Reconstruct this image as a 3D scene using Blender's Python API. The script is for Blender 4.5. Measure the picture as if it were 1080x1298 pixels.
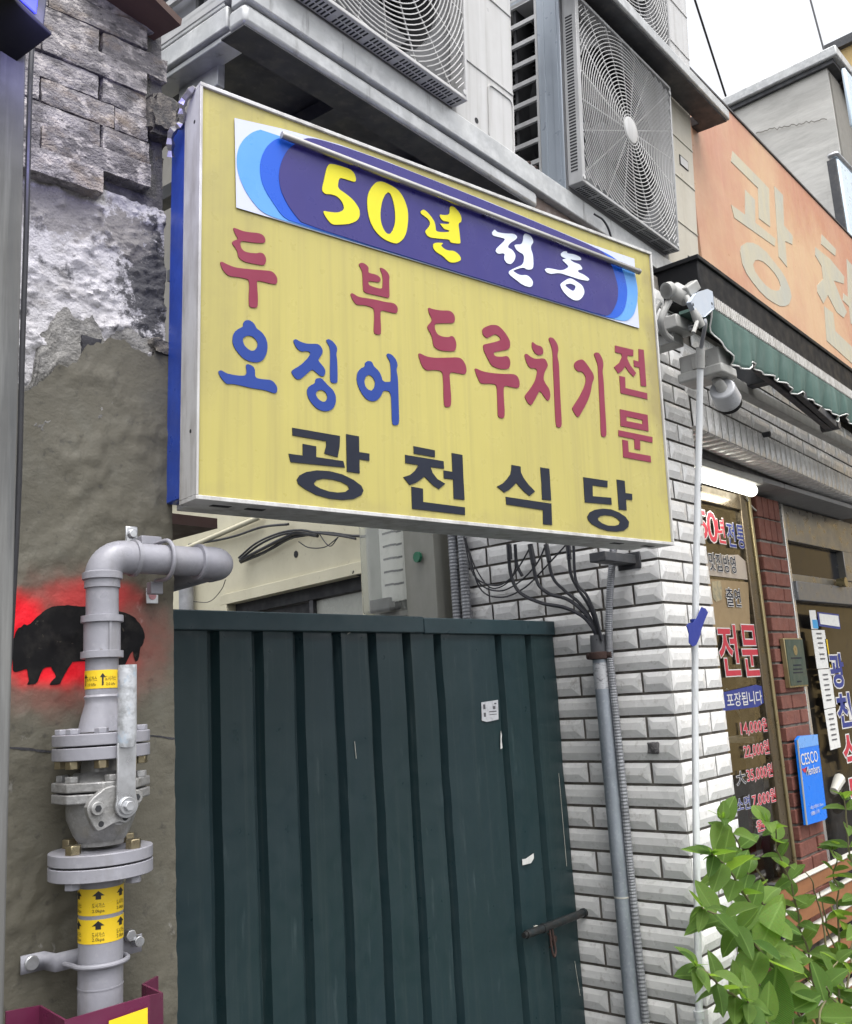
import bpy, bmesh, math, random
from mathutils import Vector, Matrix, noise, geometry
random.seed(7)
R = math.radians
S = bpy.context.scene
for o in list(bpy.data.objects):
    bpy.data.objects.remove(o)
# ---------------------------------------------------------------- camera, sky, sun, exposure
cam = bpy.data.cameras.new('camera'); camo = bpy.data.objects.new('camera', cam)
S.collection.objects.link(camo); S.camera = camo
camo.matrix_world = Matrix(((0.6693890,-0.1013856,-0.7359615,0.0000000),(-0.7404977,-0.1708571,-0.6499777,0.0000000),(-0.0598459,0.9800657,-0.1894456,1.6000000),(0,0,0,1)))
cam.sensor_fit = 'HORIZONTAL'; cam.sensor_width = 36.0; cam.lens = 36.0 * 1205 / 1080
cam.clip_start = 0.02; cam.clip_end = 500
W = bpy.data.worlds.new('World'); S.world = W; W.use_nodes = True
wn = W.node_tree; wn.nodes.clear()
SUN_EL, SUN_ROT = R(68), R(205)
sky = wn.nodes.new('ShaderNodeTexSky'); sky.sky_type = 'NISHITA'; sky.sun_disc = False
sky.sun_elevation = SUN_EL; sky.sun_rotation = SUN_ROT; sky.air_density = 1.0; sky.dust_density = 6.0; sky.ozone_density = 0.6
hsv = wn.nodes.new('ShaderNodeHueSaturation'); hsv.inputs['Saturation'].default_value = 0.16; hsv.inputs['Value'].default_value = 2.7
bg = wn.nodes.new('ShaderNodeBackground'); bg.inputs['Strength'].default_value = 0.15
wo = wn.nodes.new('ShaderNodeOutputWorld')
wn.links.new(sky.outputs[0], hsv.inputs['Color']); wn.links.new(hsv.outputs[0], bg.inputs[0]); wn.links.new(bg.outputs[0], wo.inputs[0])
sl = bpy.data.lights.new('sun', 'SUN'); sl.energy = 0.32; sl.angle = R(60); sl.color = (1.0, 0.97, 0.92)
so = bpy.data.objects.new('sun', sl); S.collection.objects.link(so)
# direction towards the sun: sky rotation is measured from +Y towards +X
sd = Vector((math.sin(SUN_ROT) * math.cos(SUN_EL), math.cos(SUN_ROT) * math.cos(SUN_EL), math.sin(SUN_EL)))
so.rotation_euler = sd.to_track_quat('Z', 'Y').to_euler()
S.view_settings.view_transform = 'Standard'; S.view_settings.look = 'None'
S.view_settings.gamma = 1.0; S.view_settings.exposure = 0.0; S.view_settings.use_curve_mapping = False

# ---------------------------------------------------------------- helpers
COL = S.collection
AUTO = 35
def tag(o, label=None, cat=None, group=None, kind=None):
    if label: o['label'] = label
    if cat: o['category'] = cat
    if group: o['group'] = group
    if kind: o['kind'] = kind
    return o
def thing(name, label, cat, m=None, loc=(0, 0, 0), group=None):
    o = bpy.data.objects.new(name, None); COL.objects.link(o); o.empty_display_size = .05
    if m is not None: o.matrix_world = Matrix(m) @ Matrix.Translation(Vector(loc))
    else: o.location = loc
    return tag(o, label, cat, group)
class MB:
    def __init__(s): s.v = []; s.f = []
    def add(s, vs, fs):
        n = len(s.v); s.v += [tuple(v) for v in vs]; s.f += [tuple(i + n for i in f) for f in fs]
        return s
    def box(s, a, b, M=None):
        (x0, y0, z0), (x1, y1, z1) = a, b
        x0, x1 = min(x0, x1), max(x0, x1); y0, y1 = min(y0, y1), max(y0, y1); z0, z1 = min(z0, z1), max(z0, z1)
        vs = [Vector(p) for p in ((x0,y0,z0),(x1,y0,z0),(x1,y1,z0),(x0,y1,z0),(x0,y0,z1),(x1,y0,z1),(x1,y1,z1),(x0,y1,z1))]
        if M is not None: vs = [M @ v for v in vs]
        return s.add(vs, [(0,3,2,1),(4,5,6,7),(0,1,5,4),(1,2,6,5),(2,3,7,6),(3,0,4,7)])
    def bar(s, p0, p1, w, h, up=(0, 0, 1)):
        p0, p1 = Vector(p0), Vector(p1); d = (p1 - p0).normalized(); u = Vector(up)
        r = d.cross(u).normalized() * (w / 2); u = r.cross(d).normalized() * (h / 2)
        q = [p0 - r - u, p0 + r - u, p0 + r + u, p0 - r + u, p1 - r - u, p1 + r - u, p1 + r + u, p1 - r + u]
        return s.add(q, [(0,3,2,1),(4,5,6,7),(0,1,5,4),(1,2,6,5),(2,3,7,6),(3,0,4,7)])
    def tube(s, path, r, n=10, cap=True):
        P = [Vector(p) for p in path]; rs = r if isinstance(r, (list, tuple)) else [r] * len(P)
        t = (P[1] - P[0]).normalized(); u = t.orthogonal().normalized(); rings = []
        for i, p in enumerate(P):
            t2 = (P[min(i + 1, len(P) - 1)] - P[max(i - 1, 0)]).normalized()
            q = t.rotation_difference(t2); u = (q @ u); u = (u - t2 * u.dot(t2)).normalized(); t = t2
            w = t.cross(u)
            rings.append([p + (u * math.cos(2 * math.pi * k / n) + w * math.sin(2 * math.pi * k / n)) * rs[i] for k in range(n)])
        vs = [v for g in rings for v in g]; fs = []
        for i in range(len(P) - 1):
            for k in range(n):
                a, b = i * n + k, i * n + (k + 1) % n
                fs.append((a, b, b + n, a + n))
        if cap: fs += [tuple(range(n - 1, -1, -1)), tuple(range((len(P) - 1) * n, len(P) * n))]
        return s.add(vs, fs)
    def cyl(s, p0, p1, r, n=20, r1=None):
        return s.tube([p0, p1], [r, r if r1 is None else r1], n)
    def lathe(s, prof, n=28, M=None, sx=1.0):   # prof: (r, z) pairs about the z axis
        vs = []; fs = []
        for r, z in prof:
            for k in range(n):
                a = 2 * math.pi * k / n; v = Vector((r * math.cos(a), r * math.sin(a), z)); vs.append(M @ v if M is not None else v)
        m = len(prof)
        for i in range(m - 1):
            for k in range(n):
                a, b = i * n + k, i * n + (k + 1) % n; fs.append((a, b, b + n, a + n))
        fs += [tuple(range(n - 1, -1, -1)), tuple(range((m - 1) * n, m * n))]
        return s.add(vs, fs)
    def ngon(s, c, r, h, n=6, M=None, rot=0.0):
        pr = [(c[0] + r * math.cos(2 * math.pi * k / n + rot), c[1] + r * math.sin(2 * math.pi * k / n + rot)) for k in range(n)]
        return s.prism(pr, c[2], c[2] + h, M)
    def prism(s, poly, z0, z1, M=None):         # poly in xy, extruded along z
        a = sum(poly[i][0] * poly[(i + 1) % len(poly)][1] - poly[(i + 1) % len(poly)][0] * poly[i][1] for i in range(len(poly)))
        if a < 0: poly = poly[::-1]
        n = len(poly); vs = [Vector((x, y, z0)) for x, y in poly] + [Vector((x, y, z1)) for x, y in poly]
        if M is not None: vs = [M @ v for v in vs]
        return s.add(vs, [tuple(range(n - 1, -1, -1)), tuple(range(n, 2 * n))] + [(i, (i + 1) % n, (i + 1) % n + n, i + n) for i in range(n)])
    def plate(s, rings, y0, y1):                # rings (x,z) with holes, in the xz plane, from y0 (front, smaller) to y1
        tri = geometry.tessellate_polygon([[Vector((x, z, 0)) for x, z in r] for r in rings])
        pts = [p for r in rings for p in r]; n = len(pts)
        vs = [(x, y0, z) for x, z in pts] + [(x, y1, z) for x, z in pts]; fs = []
        for t in tri:
            a, b, c = (pts[i] for i in t)
            if (b[0]-a[0])*(c[1]-a[1]) - (b[1]-a[1])*(c[0]-a[0]) < 0: t = t[::-1]
            fs.append(tuple(t)); fs.append(tuple(i + n for i in t[::-1]))
        o = 0
        for r in rings:
            m = len(r)
            for i in range(m): fs.append((o + i, o + i + n, o + (i + 1) % m + n, o + (i + 1) % m))
            o += m
        return s.add(vs, fs)
    def grid(s, nx, ny, fn, flip=False):
        vs = [fn(i / nx, j / ny) for j in range(ny + 1) for i in range(nx + 1)]; fs = []
        for j in range(ny):
            for i in range(nx):
                a = j * (nx + 1) + i; q = (a, a + 1, a + nx + 2, a + nx + 1); fs.append(q[::-1] if flip else q)
        return s.add(vs, fs)
    def mesh(s, name, mat, smooth=AUTO):
        me = bpy.data.meshes.new(name); me.from_pydata(s.v, [], s.f)
        for m in (mat if isinstance(mat, (list, tuple)) else [mat]): me.materials.append(m)
        if smooth:
            me.shade_smooth(); me.set_sharp_from_angle(angle=R(smooth))
        me.update(); return me
    def build(s, name, mat, parent=None, bevel=0, smooth=AUTO, seg=2):
        o = bpy.data.objects.new(name, s.mesh(name, mat, smooth)); COL.objects.link(o)
        if parent is not None: o.parent = parent
        if bevel:
            b = o.modifiers.new('bevel', 'BEVEL'); b.width = bevel; b.segments = seg; b.limit_method = 'ANGLE'; b.angle_limit = R(40); b.harden_normals = False
        return o
def inst(src, parent, M=None, name=None):
    o = src.copy(); COL.objects.link(o); o.parent = parent
    if name: o.name = name
    if M is not None: o.matrix_local = M
    return o
def meshobj(name, me, parent, M=None):
    o = bpy.data.objects.new(name, me); COL.objects.link(o); o.parent = parent
    if M is not None: o.matrix_local = M
    return o
def smoothpoly(p, it=1):
    for _ in range(it):
        q = []
        for i in range(len(p)):
            a, b = p[i], p[(i + 1) % len(p)]
            q += [(a[0]*.78+b[0]*.22, a[1]*.78+b[1]*.22), (a[0]*.22+b[0]*.78, a[1]*.22+b[1]*.78)]
        p = q
    return p
def spline(pts, n=8):
    P = [Vector(p) for p in pts]; P = [P[0] * 2 - P[1]] + P + [P[-1] * 2 - P[-2]]; out = []
    for i in range(1, len(P) - 2):
        a, b, c, d = P[i-1:i+3]
        for k in range(n):
            t = k / n
            out.append(0.5 * ((2*b) + (c-a)*t + (2*a-5*b+4*c-d)*t*t + (3*b-a-3*c+d)*t**3))
    out.append(P[-2]); return out
def fbm(p, sc, oct=4): return noise.fractal(Vector(p) * sc, 0.9, 2.1, oct)

# ---------------------------------------------------------------- materials
def M(name, col, rough=.6, metal=0, var=(), bump=(), spec=.5, coat=0, rnd=0.0, streak=None, rvar=0.15):
    """var: (colour, scale xyz or float, threshold, softness, amount) layers of wear; bump: (scale, strength, detail) layers"""
    m = bpy.data.materials.new(name); m.use_nodes = True; nt = m.node_tree; N = nt.nodes; L = nt.links
    b = N['Principled BSDF']; b.inputs['Roughness'].default_value = rough; b.inputs['Metallic'].default_value = metal
    b.inputs['Specular IOR Level'].default_value = spec
    if coat: b.inputs['Coat Weight'].default_value = coat; b.inputs['Coat Roughness'].default_value = .12
    tc = N.new('ShaderNodeTexCoord'); co = tc.outputs['Object']
    oi = N.new('ShaderNodeObjectInfo')
    off = N.new('ShaderNodeVectorMath'); off.operation = 'MULTIPLY_ADD'
    cx = N.new('ShaderNodeCombineXYZ')
    for i in range(3): L.new(oi.outputs['Random'], cx.inputs[i])
    L.new(cx.outputs[0], off.inputs[0]); off.inputs[1].default_value = (37, 53, 71) if rnd else (0, 0, 0); L.new(co, off.inputs[2]); co = off.outputs[0]
    rgb = N.new('ShaderNodeRGB'); rgb.outputs[0].default_value = (*col, 1); c = rgb.outputs[0]
    if rnd:
        mr = N.new('ShaderNodeMapRange'); mr.inputs['To Min'].default_value = 1 - rnd; mr.inputs['To Max'].default_value = 1 + rnd
        L.new(oi.outputs['Random'], mr.inputs[0]); mu = N.new('ShaderNodeMix'); mu.data_type = 'RGBA'; mu.blend_type = 'MULTIPLY'
        mu.inputs[0].default_value = 1; L.new(c, mu.inputs[6]); L.new(mr.outputs[0], mu.inputs[7]); c = mu.outputs[2]
    rough_s = None
    for (vc, sc, th, sf, am) in var:
        mp = N.new('ShaderNodeMapping'); L.new(co, mp.inputs[0]); mp.inputs['Scale'].default_value = sc if isinstance(sc, tuple) else (sc,) * 3
        mp.inputs['Location'].default_value = (random.random() * 9, random.random() * 9, random.random() * 9)
        nz = N.new('ShaderNodeTexNoise'); nz.inputs['Scale'].default_value = 1; nz.inputs['Detail'].default_value = 7; nz.inputs['Roughness'].default_value = .62; L.new(mp.outputs[0], nz.inputs['Vector'])
        mr = N.new('ShaderNodeMapRange'); mr.inputs[1].default_value = th - sf; mr.inputs[2].default_value = th + sf; mr.inputs[3].default_value = 0; mr.inputs[4].default_value = am
        L.new(nz.outputs[0], mr.inputs[0])
        mx = N.new('ShaderNodeMix'); mx.data_type = 'RGBA'; L.new(mr.outputs[0], mx.inputs[0]); L.new(c, mx.inputs[6]); mx.inputs[7].default_value = (*vc, 1); c = mx.outputs[2]
    if rvar:
        nz = N.new('ShaderNodeTexNoise'); nz.inputs['Scale'].default_value = 23; nz.inputs['Detail'].default_value = 5; L.new(co, nz.inputs['Vector'])
        mr = N.new('ShaderNodeMapRange'); mr.inputs[1].default_value = .3; mr.inputs[2].default_value = .7; mr.inputs[3].default_value = max(.03, rough - rvar); mr.inputs[4].default_value = min(1, rough + rvar)
        L.new(nz.outputs[0], mr.inputs[0]); L.new(mr.outputs[0], b.inputs['Roughness'])
    L.new(c, b.inputs['Base Color'])
    prev = None
    for (sc, st, de) in bump:
        mp = N.new('ShaderNodeMapping'); L.new(co, mp.inputs[0]); mp.inputs['Scale'].default_value = sc if isinstance(sc, tuple) else (sc,) * 3
        nz = N.new('ShaderNodeTexNoise'); nz.inputs['Scale'].default_value = 1; nz.inputs['Detail'].default_value = de; L.new(mp.outputs[0], nz.inputs['Vector'])
        bp = N.new('ShaderNodeBump'); bp.inputs['Strength'].default_value = st; bp.inputs['Distance'].default_value = .004
        L.new(nz.outputs[0], bp.inputs['Height'])
        if prev: L.new(prev, bp.inputs['Normal'])
        prev = bp.outputs[0]
    if prev: L.new(prev, b.inputs['Normal'])
    m['c'] = 1
    return m
def emis(name, col, st):
    m = bpy.data.materials.new(name); m.use_nodes = True; b = m.node_tree.nodes['Principled BSDF']
    b.inputs['Base Color'].default_value = (*col, 1); b.inputs['Emission Color'].default_value = (*col, 1); b.inputs['Emission Strength'].default_value = st
    return m
def nodes_of(m): return m.node_tree.nodes, m.node_tree.links, m.node_tree.nodes['Principled BSDF']

yellow = M('yellow acrylic', (.47, .415, .118), .36, spec=.35, var=[((.36, .315, .105), (2.5, 2.5, 1.2), .50, .2, .7), ((.25, .21, .09), (60, 60, 1.6), .60, .14, .4), ((.43, .37, .13), (140, 140, 2.5), .56, .1, .3)], bump=[((9, 9, 3), .05, 3)])
white_frame = M('aged white aluminium', (.50, .50, .49), .45, var=[((.20, .18, .15), (30, 30, 6), .56, .12, .75), ((.62, .62, .62), 14, .5, .2, .4)], bump=[(60, .08, 4)])
blue_side = M('blue painted sheet', (.025, .075, .42), .4, var=[((.02, .04, .2), 14, .5, .2, .6), ((.3, .35, .5), 40, .72, .04, .7)])
red_l = M('faded red vinyl', (.205, .026, .055), .5, spec=.25, var=[((.25, .04, .08), 18, .5, .25, .5)])
blue_l = M('blue vinyl', (.016, .045, .235), .5, spec=.25, var=[((.025, .06, .27), 18, .5, .25, .5)])
black_l = M('dark navy vinyl', (.013, .016, .028), .55, spec=.2, var=[((.022, .027, .042), 18, .5, .25, .5)])
navy = M('navy vinyl banner', (.026, .023, .165), .34, spec=.35, var=[((.045, .03, .14), (6, 6, 2), .52, .2, .5)], bump=[((7, 7, 4), .9, 2), ((26, 26, 12), .25, 2)])
lblue = M('light blue vinyl', (.085, .29, .68), .34, spec=.35, var=[((.14, .35, .72), 12, .5, .2, .4)], bump=[((8, 8, 4), .5, 2)])
mblue = M('mid blue vinyl', (.005, .085, .52), .34, spec=.35, bump=[((8, 8, 4), .5, 2)])
bwhite = M('white vinyl banner', (.52, .55, .68), .4, spec=.35, var=[((.5, .55, .7), 10, .5, .2, .4)], bump=[((8, 8, 4), .3, 2)])
yel_l = M('bright yellow vinyl', (.66, .60, .02), .45, spec=.3, bump=[((9, 9, 5), .3, 2)])
wht_l = M('white vinyl letters', (.72, .78, .88), .4, bump=[((9, 9, 5), .3, 2)])
alu = M('brushed aluminium', (.45, .44, .43), .35, .85, var=[((.2, .19, .18), (4, 40, 40), .55, .15, .6)])
gate_m = M('dark green gate paint', (.0155, .0345, .042), .42, spec=.4, var=[((.027, .050, .060), (5, 5, 1.6), .54, .2, .5), ((.015, .036, .036), (2.2, 2.2, 1.2), .5, .2, .7), ((.12, .15, .16), 95, .78, .03, .6), ((.07, .10, .105), (34, 34, 5), .68, .06, .5), ((.05, .07, .07), (60, 60, 1.2), .62, .08, .35)], bump=[(5, .12, 3), (70, .05, 3)])
gate_d = M('dark gate rail', (.016, .038, .046), .42, var=[((.03, .06, .07), 9, .52, .2, .6), ((.16, .18, .18), (90, 90, 30), .75, .04, .6)], bump=[(40, .06, 3)])
iron = M('dark iron', (.035, .045, .05), .5, .6, var=[((.09, .07, .06), 40, .55, .15, .6)], bump=[(90, .2, 4)])
rust = M('rusty steel', (.042, .026, .024), .75, .2, var=[((.075, .038, .028), 40, .5, .2, .7)], bump=[(120, .4, 4)])
tile_m = M('white glazed tile', (.73, .725, .71), .22, var=[((.52, .52, .51), (9, 9, 22), .54, .2, .6), ((.33, .31, .28), 45, .64, .07, .5), ((.22, .20, .17), (80, 80, 30), .70, .05, .6)], bump=[(60, .06, 4), (14, .14, 2)], rnd=.09)
grout = M('dirty grout', (.26, .24, .21), .9, var=[((.07, .06, .055), 20, .5, .2, .8)], bump=[(120, .4, 4)])
render_m = M('olive grey cement render', (.112, .104, .080), .66, spec=.35, var=[((.080, .075, .058), (5, 5, 3), .5, .2, .7), ((.13, .127, .105), (22, 22, 14), .62, .1, .5), ((.045, .043, .038), 60, .66, .07, .7), ((.24, .235, .22), (34, 34, 20), .70, .03, .7)], bump=[((9, 9, 14), .6, 5), ((40, 40, 60), .35, 5), (150, .2, 4)])
lime_m = M('flaking lime wash', (.50, .49, .50), .85, var=[((.42, .41, .41), (12, 12, 18), .52, .14, .7), ((.07, .07, .075), (30, 30, 26), .61, .05, .95), ((.20, .19, .18), (9, 9, 13), .60, .05, .8)], bump=[(60, 1.0, 6), (220, .6, 5)])
core_m = M('old mortar', (.115, .11, .112), .95, var=[((.05, .05, .052), 24, .52, .2, .8), ((.3, .29, .29), 40, .62, .1, .5)], bump=[(70, 1.0, 6), (230, .7, 5)])
cbrick = M('cement brick', (.235, .222, .222), .9, var=[((.075, .07, .072), (22, 22, 44), .53, .08, .9), ((.46, .43, .41), (34, 34, 50), .57, .06, .85), ((.30, .22, .135), (9, 9, 16), .62, .09, .5), ((.04, .038, .04), (60, 60, 110), .63, .05, .8)], bump=[((70, 70, 120), 1.0, 7), (240, 1.0, 6)], rnd=.28)
torn_m = M('torn grey render', (.20, .195, .18), .92, var=[((.09, .088, .085), (26, 26, 30), .54, .09, .85), ((.36, .35, .33), 44, .60, .07, .7)], bump=[(60, 1.0, 7), (220, .8, 6)])
stone_m = M('rough dark stone', (.15, .135, .115), .95, var=[((.05, .05, .05), 30, .5, .14, .85), ((.32, .28, .22), 55, .6, .08, .6)], bump=[(70, 1.0, 6), (240, .8, 5)], rnd=.2)
char_m = M('charcoal hole', (.03, .03, .035), .95, bump=[(80, 1.0, 6)])
gas_m = M('grey gas pipe paint', (.285, .285, .32), .40, spec=.4, var=[((.21, .21, .235), 7, .5, .25, .6), ((.38, .38, .41), 60, .66, .1, .4), ((.12, .10, .085), 55, .715, .035, .6), ((.17, .165, .16), (20, 20, 5), .62, .1, .5)], bump=[(26, .14, 3), (110, .12, 3)])
valve_m = M('cast steel valve', (.30, .30, .30), .42, .35, var=[((.16, .155, .14), 26, .55, .14, .7), ((.5, .5, .5), 70, .65, .1, .5)], bump=[(120, .4, 4)])
zinc = M('zinc plated steel', (.55, .56, .58), .34, .8, var=[((.3, .3, .3), 50, .55, .15, .6)])
brass = M('brass bolts', (.36, .31, .20), .35, .9, var=[((.2, .15, .1), 60, .55, .15, .6)])
sticker_y = M('yellow sticker', (.80, .56, .02), .4, var=[((.7, .45, .02), 30, .55, .2, .5)])
sticker_b = M('black print', (.012, .012, .014), .5)
maroon = M('maroon painted steel', (.125, .018, .055), .36, var=[((.09, .014, .04), 8, .5, .2, .7)], bump=[(40, .06, 3)])
galv = M('galvanised steel', (.33, .365, .41), .45, .45, var=[((.22, .245, .28), (18, 18, 6), .52, .16, .8), ((.45, .48, .52), 90, .62, .1, .5)], bump=[(60, .08, 4)])
flex_m = M('grey flexible conduit', (.30, .31, .33), .5, .3, var=[((.14, .14, .15), 16, .5, .2, .6)])
cable_m = M('black cable', (.012, .013, .018), .42, var=[((.03, .03, .035), 20, .55, .2, .6)])
steel_w = M('weathered galvanised channel', (.50, .51, .51), .48, .35, var=[((.33, .34, .35), (4, 10, 16), .52, .16, .8), ((.12, .115, .11), (28, 28, 4), .66, .07, .8), ((.66, .67, .67), (22, 22, 22), .58, .1, .5)], bump=[(50, .1, 4)])
steel_d = M('dark steel', (.075, .078, .085), .55, .4, var=[((.04, .04, .045), 9, .5, .2, .7), ((.14, .13, .12), 40, .62, .1, .5)])
ac_m = M('aged off white casing', (.52, .52, .52), .42, var=[((.40, .395, .385), (14, 14, 1.2), .52, .16, .7), ((.24, .23, .21), (46, 46, 1.4), .64, .1, .55), ((.6, .6, .6), 5, .5, .2, .3)], bump=[(30, .03, 3)])
ac_y = M('yellowed casing', (.50, .475, .41), .42, var=[((.40, .37, .30), (14, 14, 1.4), .5, .18, .7), ((.24, .21, .17), (46, 46, 1.6), .66, .1, .5)])
ac_g = M('grille grey plastic', (.42, .425, .43), .45, var=[((.28, .28, .28), (22, 22, 5), .55, .15, .7)])
ac_b = M('blue grey steel side', (.30, .34, .39), .38, .2, var=[((.22, .25, .29), (18, 18, 2), .5, .2, .6), ((.4, .44, .5), (40, 40, 2), .6, .1, .4)])
dark_in = M('dark interior', (.02, .021, .024), .8)
blade_m = M('fan blade', (.12, .122, .128), .5)
pink = M('sun bleached orange panel', (.43, .195, .125), .42, spec=.35, var=[((.47, .27, .20), (2.2, 2.2, 1.4), .52, .16, .7), ((.58, .43, .26), (1.1, 1.1, .8), .53, .09, .7), ((.55, .32, .22), (70, 70, 2), .6, .1, .5), ((.45, .19, .11), (55, 55, 3), .66, .08, .5)], bump=[(8, .05, 3)])  # bleached tones; the yellowish layer also paints glare into the colour
pinklet = M('grey ghost letters', (.38, .385, .34), .45, var=[((.50, .44, .29), (3, 3, 2), .52, .2, .8), ((.36, .36, .33), (40, 40, 3), .58, .1, .6)])
black_p = M('black painted sheet', (.007, .0075, .009), .6, spec=.2, var=[((.012, .012, .014), 12, .55, .2, .7)])
awn_m = M('faded green awning', (.060, .115, .098), .8, var=[((.105, .165, .145), (3, 3, 3), .52, .18, .8), ((.15, .20, .185), (30, 30, 8), .62, .1, .4)], bump=[((12, 12, 6), .4, 3), (300, .15, 2)])
awn_w = M('awning edge piping', (.7, .7, .68), .6)
awn_bar = M('ribbed white awning bar', (.56, .55, .53), .5, var=[((.3, .29, .27), (90, 5, 5), .5, .1, .6), ((.25, .24, .2), 30, .62, .1, .6)])
cream = M('painted cream metal', (.38, .38, .365), .45, spec=.4, var=[((.22, .22, .205), (18, 18, 8), .54, .16, .6), ((.2, .16, .12), 60, .68, .06, .6)], bump=[(50, .1, 3)])
rod_m = M('white crank rod', (.62, .64, .65), .4, var=[((.35, .36, .36), (40, 40, 9), .6, .08, .7)])
redbrick = M('red brick', (.145, .056, .043), .8, var=[((.22, .08, .055), 16, .5, .2, .7), ((.13, .04, .03), 34, .58, .1, .6), ((.36, .25, .2), 60, .7, .05, .5)], bump=[(80, .6, 5)], rnd=.2)
glass = bpy.data.materials.new('window glass'); glass.use_nodes = True
_n, _l, _b = nodes_of(glass); _b.inputs['Transmission Weight'].default_value = 1; _b.inputs['Roughness'].default_value = .02; _b.inputs['IOR'].default_value = 1.45; _b.inputs['Base Color'].default_value = (.9, .92, .9, 1)
plastic = bpy.data.materials.new('clear plastic cover'); plastic.use_nodes = True
_n, _l, _b = nodes_of(plastic); _b.inputs['Transmission Weight'].default_value = .85; _b.inputs['Roughness'].default_value = .15; _b.inputs['IOR'].default_value = 1.2; _b.inputs['Base Color'].default_value = (.8, .82, .78, 1)
bronze = M('bronze window frame', (.16, .13, .085), .34, .7, var=[((.09, .07, .05), (12, 12, 3), .5, .2, .7)])
steel_door = M('stainless door frame', (.30, .29, .27), .36, .75, var=[((.17, .165, .15), (10, 10, 2), .5, .2, .7)])
shop_in = M('brown shop interior', (.34, .245, .14), .8, var=[((.09, .06, .035), 3.0, .5, .2, .8), ((.33, .27, .19), 6, .62, .1, .6)])
soffit_m = M('grey soffit board', (.28, .28, .28), .75, var=[((.2, .2, .205), 3, .5, .2, .6)], bump=[(40, .1, 3)])
cream_wall = M('cream painted wall', (.56, .53, .40), .72, var=[((.44, .41, .30), (3, 3, 1.6), .52, .18, .7), ((.3, .27, .2), 44, .68, .06, .6)], bump=[(20, .25, 4)])
brown = M('brown board', (.085, .045, .035), .75, var=[((.05, .03, .025), (3, 30, 30), .5, .2, .7)])
paper = M('white paper', (.66, .66, .64), .8, var=[((.45, .45, .44), 40, .6, .08, .5)])
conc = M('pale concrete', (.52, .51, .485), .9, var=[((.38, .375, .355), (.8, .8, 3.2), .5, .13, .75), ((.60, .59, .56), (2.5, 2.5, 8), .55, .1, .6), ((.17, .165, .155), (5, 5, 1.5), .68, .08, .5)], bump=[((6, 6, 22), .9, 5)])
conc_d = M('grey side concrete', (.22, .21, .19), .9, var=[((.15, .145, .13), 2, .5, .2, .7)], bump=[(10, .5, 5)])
ochre = M('ochre wall', (.55, .40, .18), .85, var=[((.45, .32, .15), 2, .5, .2, .6)])
asphalt = M('asphalt', (.05, .05, .052), .9, var=[((.07, .07, .07), 6, .5, .2, .6)], bump=[(200, .5, 4)])
wood_p = M('orange brown slat', (.27, .115, .045), .65, var=[((.18, .075, .03), (5, 40, 40), .5, .2, .7)])
white_p = M('white paint', (.48, .47, .42), .5, var=[((.45, .42, .36), 30, .62, .1, .6)])
green_plaque = M('green bronze plaque', (.05, .075, .06), .5, .3, var=[((.08, .11, .09), 14, .5, .2, .6)])
gold = M('brass edge', (.32, .27, .15), .4, .7)
sky_blue = M('bright blue panel', (.005, .17, .72), .35)
sky_top = M('pale blue panel', (.14, .34, .72), .35)
post_m = M('weathered grey post', (.12, .118, .112), .7, var=[((.065, .07, .075), (20, 20, 1.5), .5, .16, .8), ((.22, .225, .22), (46, 46, 2), .62, .1, .6)], bump=[((60, 60, 3), .5, 4)])
blue_tape = M('blue plastic strap', (.008, .025, .22), .4)
red_tx = M('red print', (.46, .038, .06), .5, spec=.3)
navy_tx = M('navy print', (.03, .045, .21), .5, spec=.3)
white_tx = M('white print', (.62, .61, .60), .5)
beige_pr = M('beige photo print', (.40, .33, .20), .6, var=[((.2, .2, .15), 40, .5, .1, .8)])
bark = M('green brown stem', (.13, .12, .055), .7)
clear_w = M('pale blue plastic', (.55, .66, .76), .35)

def text_polys(body, size=1.0, offset=0.0):
    cu = bpy.data.curves.new('t', 'FONT'); cu.body = body; cu.size = size; cu.offset = offset; cu.fill_mode = 'FRONT'; cu.resolution_u = 3
    o = bpy.data.objects.new('t', cu); COL.objects.link(o)
    me = bpy.data.meshes.new_from_object(o, depsgraph=None) if False else None
    dg = bpy.context.evaluated_depsgraph_get(); me = bpy.data.meshes.new_from_object(o.evaluated_get(dg))
    vs = [v.co.copy() for v in me.vertices]; fs = [tuple(p.vertices) for p in me.polygons]
    bpy.data.objects.remove(o); bpy.data.curves.remove(cu); bpy.data.meshes.remove(me)
    return vs, fs
def text(body, p0, p1, z0, z1, parent, mat, y=0.0, name='letters', offset=0.0, outline=None, outmat=None, ref=None, skew=0.0):
    """flat lettering fitted to the box x p0..p1, z z0..z1 of the parent's xz plane at depth y"""
    vs, fs = text_polys(body, 1.0, 0.0)
    if not vs: return None
    xs = [v.x for v in vs]; ys = [v.y for v in vs]
    ax, bx_, ay, by = min(xs), max(xs), min(ys), max(ys)
    def place(vs, y):
        return [(p0 + (v.x - ax) / (bx_ - ax) * (p1 - p0) + skew * (v.y - ay), y, z0 + (v.y - ay) / (by - ay) * (z1 - z0)) for v in vs]
    if offset: v2, f2 = text_polys(body, 1.0, offset)
    else: v2, f2 = vs, fs
    if outline:
        v3, f3 = text_polys(body, 1.0, offset + outline)
        b = MB(); b.add(place(v3, y + .0006), f3); b.build('letter_outline', outmat, parent, smooth=0)
    b = MB(); b.add(place(v2, y), f2)
    return b.build(name, mat, parent, smooth=0)

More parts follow.
